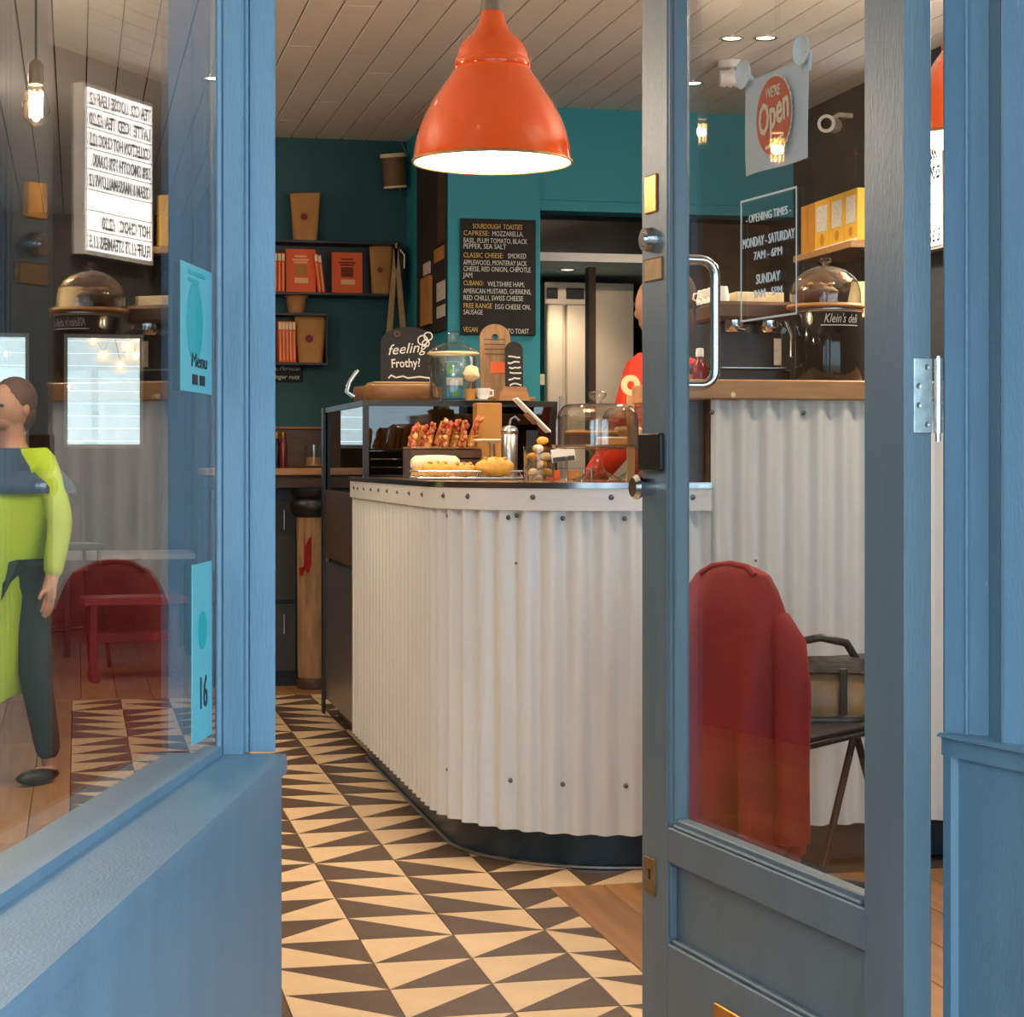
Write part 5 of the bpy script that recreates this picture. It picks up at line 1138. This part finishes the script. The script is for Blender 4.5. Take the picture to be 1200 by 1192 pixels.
for y_ in (-.02,.46): g = MB(); x_ = y_; g.tube([(x_,-.215,.014),(x_,.215,.014)], .010, 8); obj('floor_bar', g, 'black_metal', chx)
g = MB(); g.bbox(-.038,-.008,-.11,.11,.66,.84,.008); obj('backrest', g, 'leather_black', chx)
ct = thing('red_coat', 'red coat with orange edging draped over the chair back', 'coat', (cb_.x, cb_.y, .16), CHA)
rings = []; n = 56
for k in range(22):
    t = k/21; h = .865-.70*t - .16
    hw = .105+.082*min(1,t/.30)**.75+.004*t; dpt = .036+.03*min(1,t/.12)+.07*t**1.1; cxx = -.022-.03*t
    ring = []
    for q in range(n):
        a = 2*PI*q/n; f = 1+(.06+.46*t)*math.sin(7*a+.9*math.sin(4*t))+.15*t*math.sin(15*a+2+3*t)
        sg_ = math.cos(a); cg = math.sin(a)
        ring.append((cxx+dpt*f*sg_, hw*(1+.04*t*math.sin(9*a))*math.copysign(abs(cg)**.75,cg), h+.02*t*math.sin(3*a+1)-.012*t*math.cos(5*a)))
    rings.append(ring)
top = [[(-.022+(x+.022)*f, y*f, z+.03*(1-f*f)) for x,y,z in rings[0]] for f in (.08,.3,.5,.68,.82,.92,.98)]
g = MB(); g.loft(top+rings); obj('body', g, 'red_coat', ct)
def sleeve(y0, y1, lb2):
    g = MB(); pts = [(-.03,y0*.9,.76-.16),(-.045,y0*1.15,.70-.16),(-.06,y0*1.28,.58-.16),(-.07,y1*1.05,.40-.16),(-.07,y1*1.05,.24-.16)]
    g.tube(pts, [.03,.044,.046,.044,.046], 14); s_ = obj('sleeve', g, 'red_coat', ct)
    g = MB(); g.tube([pts[-1],(-.07,y1*1.05,.22-.16)], [.046,.046], 14); obj('cuff', g, 'red_coat', s_)
sleeve(-.15,-.185,'')
g = MB(); g.tube([(-.05,-.08,.705),(-.035,-.05,.722),(-.03,0,.728),(-.035,.05,.722),(-.05,.08,.705)], [.008,.011,.012,.011,.008], 8); obj('collar', g, 'red_coat', ct)
bgl = Matrix.Translation((cb_.x,cb_.y,0)) @ Matrix.Rotation(CHA,4,'Z') @ Vector((.33,-.05,SH+.0008))
bg = thing('leather_bag', 'black and tan leather handbag resting on the chair seat', 'bag', bgl, CHA-.9)
def rbox(w, d, z0, z1, n=28, pw=.5, bul=.12):
    return [[(w*(1+bul*math.sin(PI*t))*math.copysign(abs(math.cos(2*PI*q/n))**pw, math.cos(2*PI*q/n)), d*(1+bul*math.sin(PI*t))*(1-.55*t**2)*math.copysign(abs(math.sin(2*PI*q/n))**pw, math.sin(2*PI*q/n)), z0+(z1-z0)*t+.006*math.sin(3*2*PI*q/n)*t) for q in range(n)] for t in [k/8 for k in range(9)]]
g = MB(); g.loft(rbox(.125,.075,0,.15)); obj('body', g, 'leather_tan', bg)
g = MB(); g.loft(rbox(.134,.082,.0,.035, bul=.02)); obj('base', g, 'leather_black', bg)
g = MB(); g.loft([[(x*1.06,y*1.12,z+.004) for x,y,z in r] for r in rbox(.128,.08,.0,.158)[6:]]); obj('flap', g, 'leather_black', bg)
for x_ in (-.05,.05): g = MB(); g.bbox(x_-.01,x_+.01,-.092,-.082,.02,.14,.002); obj('strap_tab', g, 'leather_black', bg)
g = MB(); g.tube([(-.10,0,.15),(-.07,-.02,.20),(.0,-.03,.215),(.07,-.02,.20),(.11,0,.14),(.15,-.02,.07)], .011, 10); obj('handle', g, 'leather_black', bg)

# ================================================================== PEOPLE
def skin(name, verts, edges, rad, root=0, sub=1):
    me = bpy.data.meshes.new(name); me.from_pydata(verts, edges, []); o = bpy.data.objects.new(name, me); COL.objects.link(o)
    sm = o.modifiers.new('s', 'SKIN'); 
    if not me.skin_vertices: me.attributes
    lay = me.skin_vertices[0].data
    for i, r in enumerate(rad): lay[i].radius = r if isinstance(r, tuple) else (r, r); lay[i].use_root = (i == root)
    sm.use_smooth_shade = True
    ss = o.modifiers.new('u', 'SUBSURF'); ss.levels = sub; ss.render_levels = sub
    bpy.context.view_layer.update(); dg = bpy.context.evaluated_depsgraph_get(); m2 = bpy.data.meshes.new_from_object(o.evaluated_get(dg)); bpy.data.objects.remove(o); m2.name = name
    for p in m2.polygons: p.use_smooth = True
    return m2
def person(name, label, loc, rz, sc, arms, top_m, leg_m, hair_m, hair_len=.0, lean=0.0, stride=.0):
    t = thing(name, label, 'person', loc, rz); V = []; E = []; R = []
    def v(p, r, par=None):
        p = Vector(p); p.x += lean*max(0, p.z-.9); V.append(tuple(p*sc)); R.append(tuple(q*sc for q in r) if isinstance(r, tuple) else r*sc)
        if par is not None: E.append((par, len(V)-1))
        return len(V)-1
    pel = v((0,0,.95), (.135,.10)); sp = v((0,0,1.12), (.125,.088), pel); chs = v((0,0,1.32), (.15,.10), sp); nb = v((0,.01,1.45), (.075,.06), chs)
    nk = v((0,0,1.52), .052, nb); hd = v((0,-.015,1.60), (.070,.082), nk); hm = v((0,-.012,1.66), (.078,.098), hd); ht = v((0,-.005,1.735), (.052,.066), hm)
    tops = []; legs = []
    for s in (-1, 1):
        sh = v((s*.165,.01,1.41), .062, chs); A = arms[s]; el = v(A[0], .045, sh); wr = v(A[1], .030, el)
        d = (Vector(A[1])-Vector(A[0])).normalized(); side = Vector((0,-1,0)) if abs(d.y) < .8 else Vector((0,0,-1)); side = (side-d*side.dot(d)).normalized()
        pm = v(Vector(A[1])+d*.055, (.036,.018), wr)
        for q, (o_, L_) in enumerate(((-.026,.062),(-.009,.075),(.009,.070),(.025,.055))):
            k1 = v(Vector(A[1])+d*.095+side*o_, .0095, pm); k2 = v(Vector(A[1])+d*(.095+L_*.5)+side*o_, .0085, k1); v(Vector(A[1])+d*(.095+L_)+side*o_*.9+d.cross(side)*s*.012, .007, k2)
        th = v(Vector(A[1])+d*.06+side*(.045), .0105, pm); v(Vector(A[1])+d*.10+side*.06, .008, th)
        hp = v((s*.09,0,.90), .085, pel); kn = v((s*.105,-.02+s*stride*.5,.50), .057, hp); an = v((s*.11,.03+s*stride,.09), .038, kn); he = v((s*.11,.035+s*stride,.045), .04, an); v((s*.12,-.10+s*stride,.032), (.042,.028), he)
        tops.append((sh, el, wr)); legs.append((hp, kn, an))
    L = lean*.75; bmesh_ = skin('body', V, E, R); g = MB(); g.add([v.co.copy() for v in bmesh_.vertices], [list(p.vertices) for p in bmesh_.polygons], 0, True)
    g.ell((L*sc,-.008*sc,1.648*sc), (.077*sc,.098*sc,.112*sc), 20, 14); g.ell((L*sc,-.034*sc,1.588*sc), (.052*sc,.060*sc,.05*sc), 14, 10)      # skull and jaw
    g.ell((L*sc,-.104*sc,1.620*sc), (.009*sc,.014*sc,.019*sc), 8, 6)                                                                        # nose
    for s in (-1,1): g.ell(((L+s*.079)*sc,.004,1.635*sc), (.009*sc,.019*sc,.029*sc), 8, 6)                                                   # ears
    body = obj('body', g, 'skin', t)
    def garment(nm, ids, edges, grow, m_):
        mp = {i: k for k, i in enumerate(ids)}; rr = [tuple((x+grow*sc) for x in (R[i] if isinstance(R[i], tuple) else (R[i],R[i]))) for i in ids]
        o = obj(nm, skin(nm, [V[i] for i in ids], [(mp[a],mp[b]) for a,b in edges], rr), None, t); o.data.materials.clear(); o.data.materials.append(MATS[m_]); return o
    ids = [pel, sp, chs, nb]; ed = [(pel,sp),(sp,chs),(chs,nb)]
    for sh, el, wr in tops: ids += [sh, el, wr]; ed += [(chs,sh),(sh,el),(el,wr)]
    garment('top', ids, ed, .014, top_m)
    ids = [pel]; ed = []
    for hp, kn, an in legs: ids += [hp, kn, an]; ed += [(pel,hp),(hp,kn),(kn,an)]
    garment('trousers', ids, ed, .018, leg_m)
    g = MB(); g.ell((L*sc,.022*sc,1.682*sc), (.090*sc,.104*sc,.098*sc), 20, 12, jit=.015); g.ell((L*sc,.048*sc,(1.62-hair_len*.5)*sc), (.078*sc,.066*sc,(.085+hair_len*.5)*sc), 16, 10, jit=.015); obj('hair', g, hair_m, t)
    for s in (-1,1):
        g = MB(); g.ell(((L+s*.03)*sc,-.098*sc,1.650*sc), (.011*sc,.007*sc,.007*sc), 8, 6); obj('eye', g, 'ink', t)
        g = MB(); g.ell(((L+s*.12*1)*0+s*.12*sc,(-.06+s*stride)*sc,.035*sc), (.052*sc,.13*sc,.034*sc), 12, 8); obj('shoe', g, 'black', t)
    g = MB(); g.ell((L*sc,-.089*sc,1.580*sc), (.022*sc,.006*sc,.005*sc), 8, 5); obj('mouth', g, 'terracotta', t)
    return t
c = at(777, 7.4, 0)
person('person', 'person in a red top standing behind the counter, looking down', (c.x, c.y, 0), -PI/2-.8, 1.055, {-1: ((-.22,-.04,1.16),(-.19,-.20,1.00)), 1: ((.22,-.04,1.16),(.19,-.20,1.00))}, 'red_cloth', 'dark_cloth', 'hair_brown', .06, 0)
c = at(14, 7.0, 0); SCL = .815
pl1 = person('person', 'person in a lime and navy hi-vis coat walking past the left window', (c.x, c.y, 0), -.7, SCL, {-1: ((-.25,.03,1.15),(-.25,-.03,.90)), 1: ((.25,.03,1.15),(.25,-.03,.90))}, 'hi_vis', 'dark_cloth', 'hair_brown', .0, .0, .09)
rr = []
for k in range(20):
    t_ = k/19; h = 1.15-.93*t_; hw = .09+.125*min(1,t_/.16)**.6-.03*t_+.05*t_**2; sx_ = -.20*t_
    rr.append([(sx_+hw*math.cos(2*PI*q/32)*(1+.05*t_*math.sin(5*2*PI*q/32)), (.07+.08*min(1,t_/.16)**.6+.03*t_)*math.sin(2*PI*q/32)*(1+.10*t_*math.sin(7*2*PI*q/32)), h+ (.10*t_*math.cos(2*PI*q/32))) for q in range(32)])
M_ = Matrix.Rotation(.7-YAW,4,'Z'); g = MB(); g.loft(rr, 0, M_); obj('coat', g, 'hi_vis', pl1)
g = MB(); ry = []
for k in range(9):
    t_ = k/8; h = 1.195-.16*t_; hw = .07+.155*min(1,t_*1.2)**.75
    ry.append([(hw*math.cos(2*PI*q/28), (.075+.085*min(1,t_*1.2))*math.sin(2*PI*q/28), h) for q in range(28)])
g.loft(ry, 0, M_); obj('yoke', g, 'navy_cloth', pl1)

# ================================================================== LEFT SEATING AREA
c = at(155, 11.8, 0); lt = thing('cafe_table', 'long low table with pale top in the far room', 'table', (c.x,c.y,0))
g = MB(); g.bbox(-.42,.36,-.3,.3,.57,.60,.004); obj('tabletop', g, 'paper_white', lt)
for sx_ in (-.38,.32):
    for sy_ in (-.26,.26): g = MB(); g.bbox(sx_-.018,sx_+.018,sy_-.018,sy_+.018,.003,.57,.002); obj('leg', g, 'black_metal', lt)
c = at(80, 10.95, 0); st = thing('bar_stool', 'tall black bar stool with upright back near the far window', 'stool', (c.x,c.y,0), .3)
g = MB(); g.bbox(-.16,.16,-.16,.16,.66,.69,.01); obj('seat', g, 'black_metal', st)
for sx_ in (-1,1):
    for sy_ in (-1,1): g = MB(); g.tube([(sx_*.13,sy_*.13,.66),(sx_*.18,sy_*.18,.003)], .011, 8); obj('leg', g, 'black_metal', st)
    g = MB(); g.tube([(sx_*.13,.14,.68),(sx_*.13,.17,1.02)], .011, 8); obj('back_post', g, 'black_metal', st)
g = MB(); g.bbox(-.14,.14,.155,.175,.90,1.03,.005); obj('backrest', g, 'black_metal', st)
g = MB(); g.tube([(-.165,-.165,.22),(.165,-.165,.22),(.165,.165,.22),(-.165,.165,.22)], .008, 7, closed=True); obj('foot_ring', g, 'black_metal', st)
c = at(150, 10.3, 0); rb = thing('red_bench', 'dark red wooden bench before the low pale table', 'bench', (c.x,c.y,0), .1)
g = MB(); g.bbox(-.24,.30,-.13,.13,.40,.44,.005); obj('seat', g, 'red_paint', rb)
for sx_ in (-.18,.24):
    g = MB(); g.bbox(sx_-.02,sx_+.02,-.10,.10,.003,.05,.003); obj('foot', g, 'red_paint', rb); g = MB(); g.bbox(sx_-.02,sx_+.02,-.04,.04,.05,.40,.003); obj('leg', g, 'red_paint', rb)
g = MB(); g.bbox(-.16,.22,-.015,.015,.20,.25,.003); obj('stretcher', g, 'red_paint', rb)
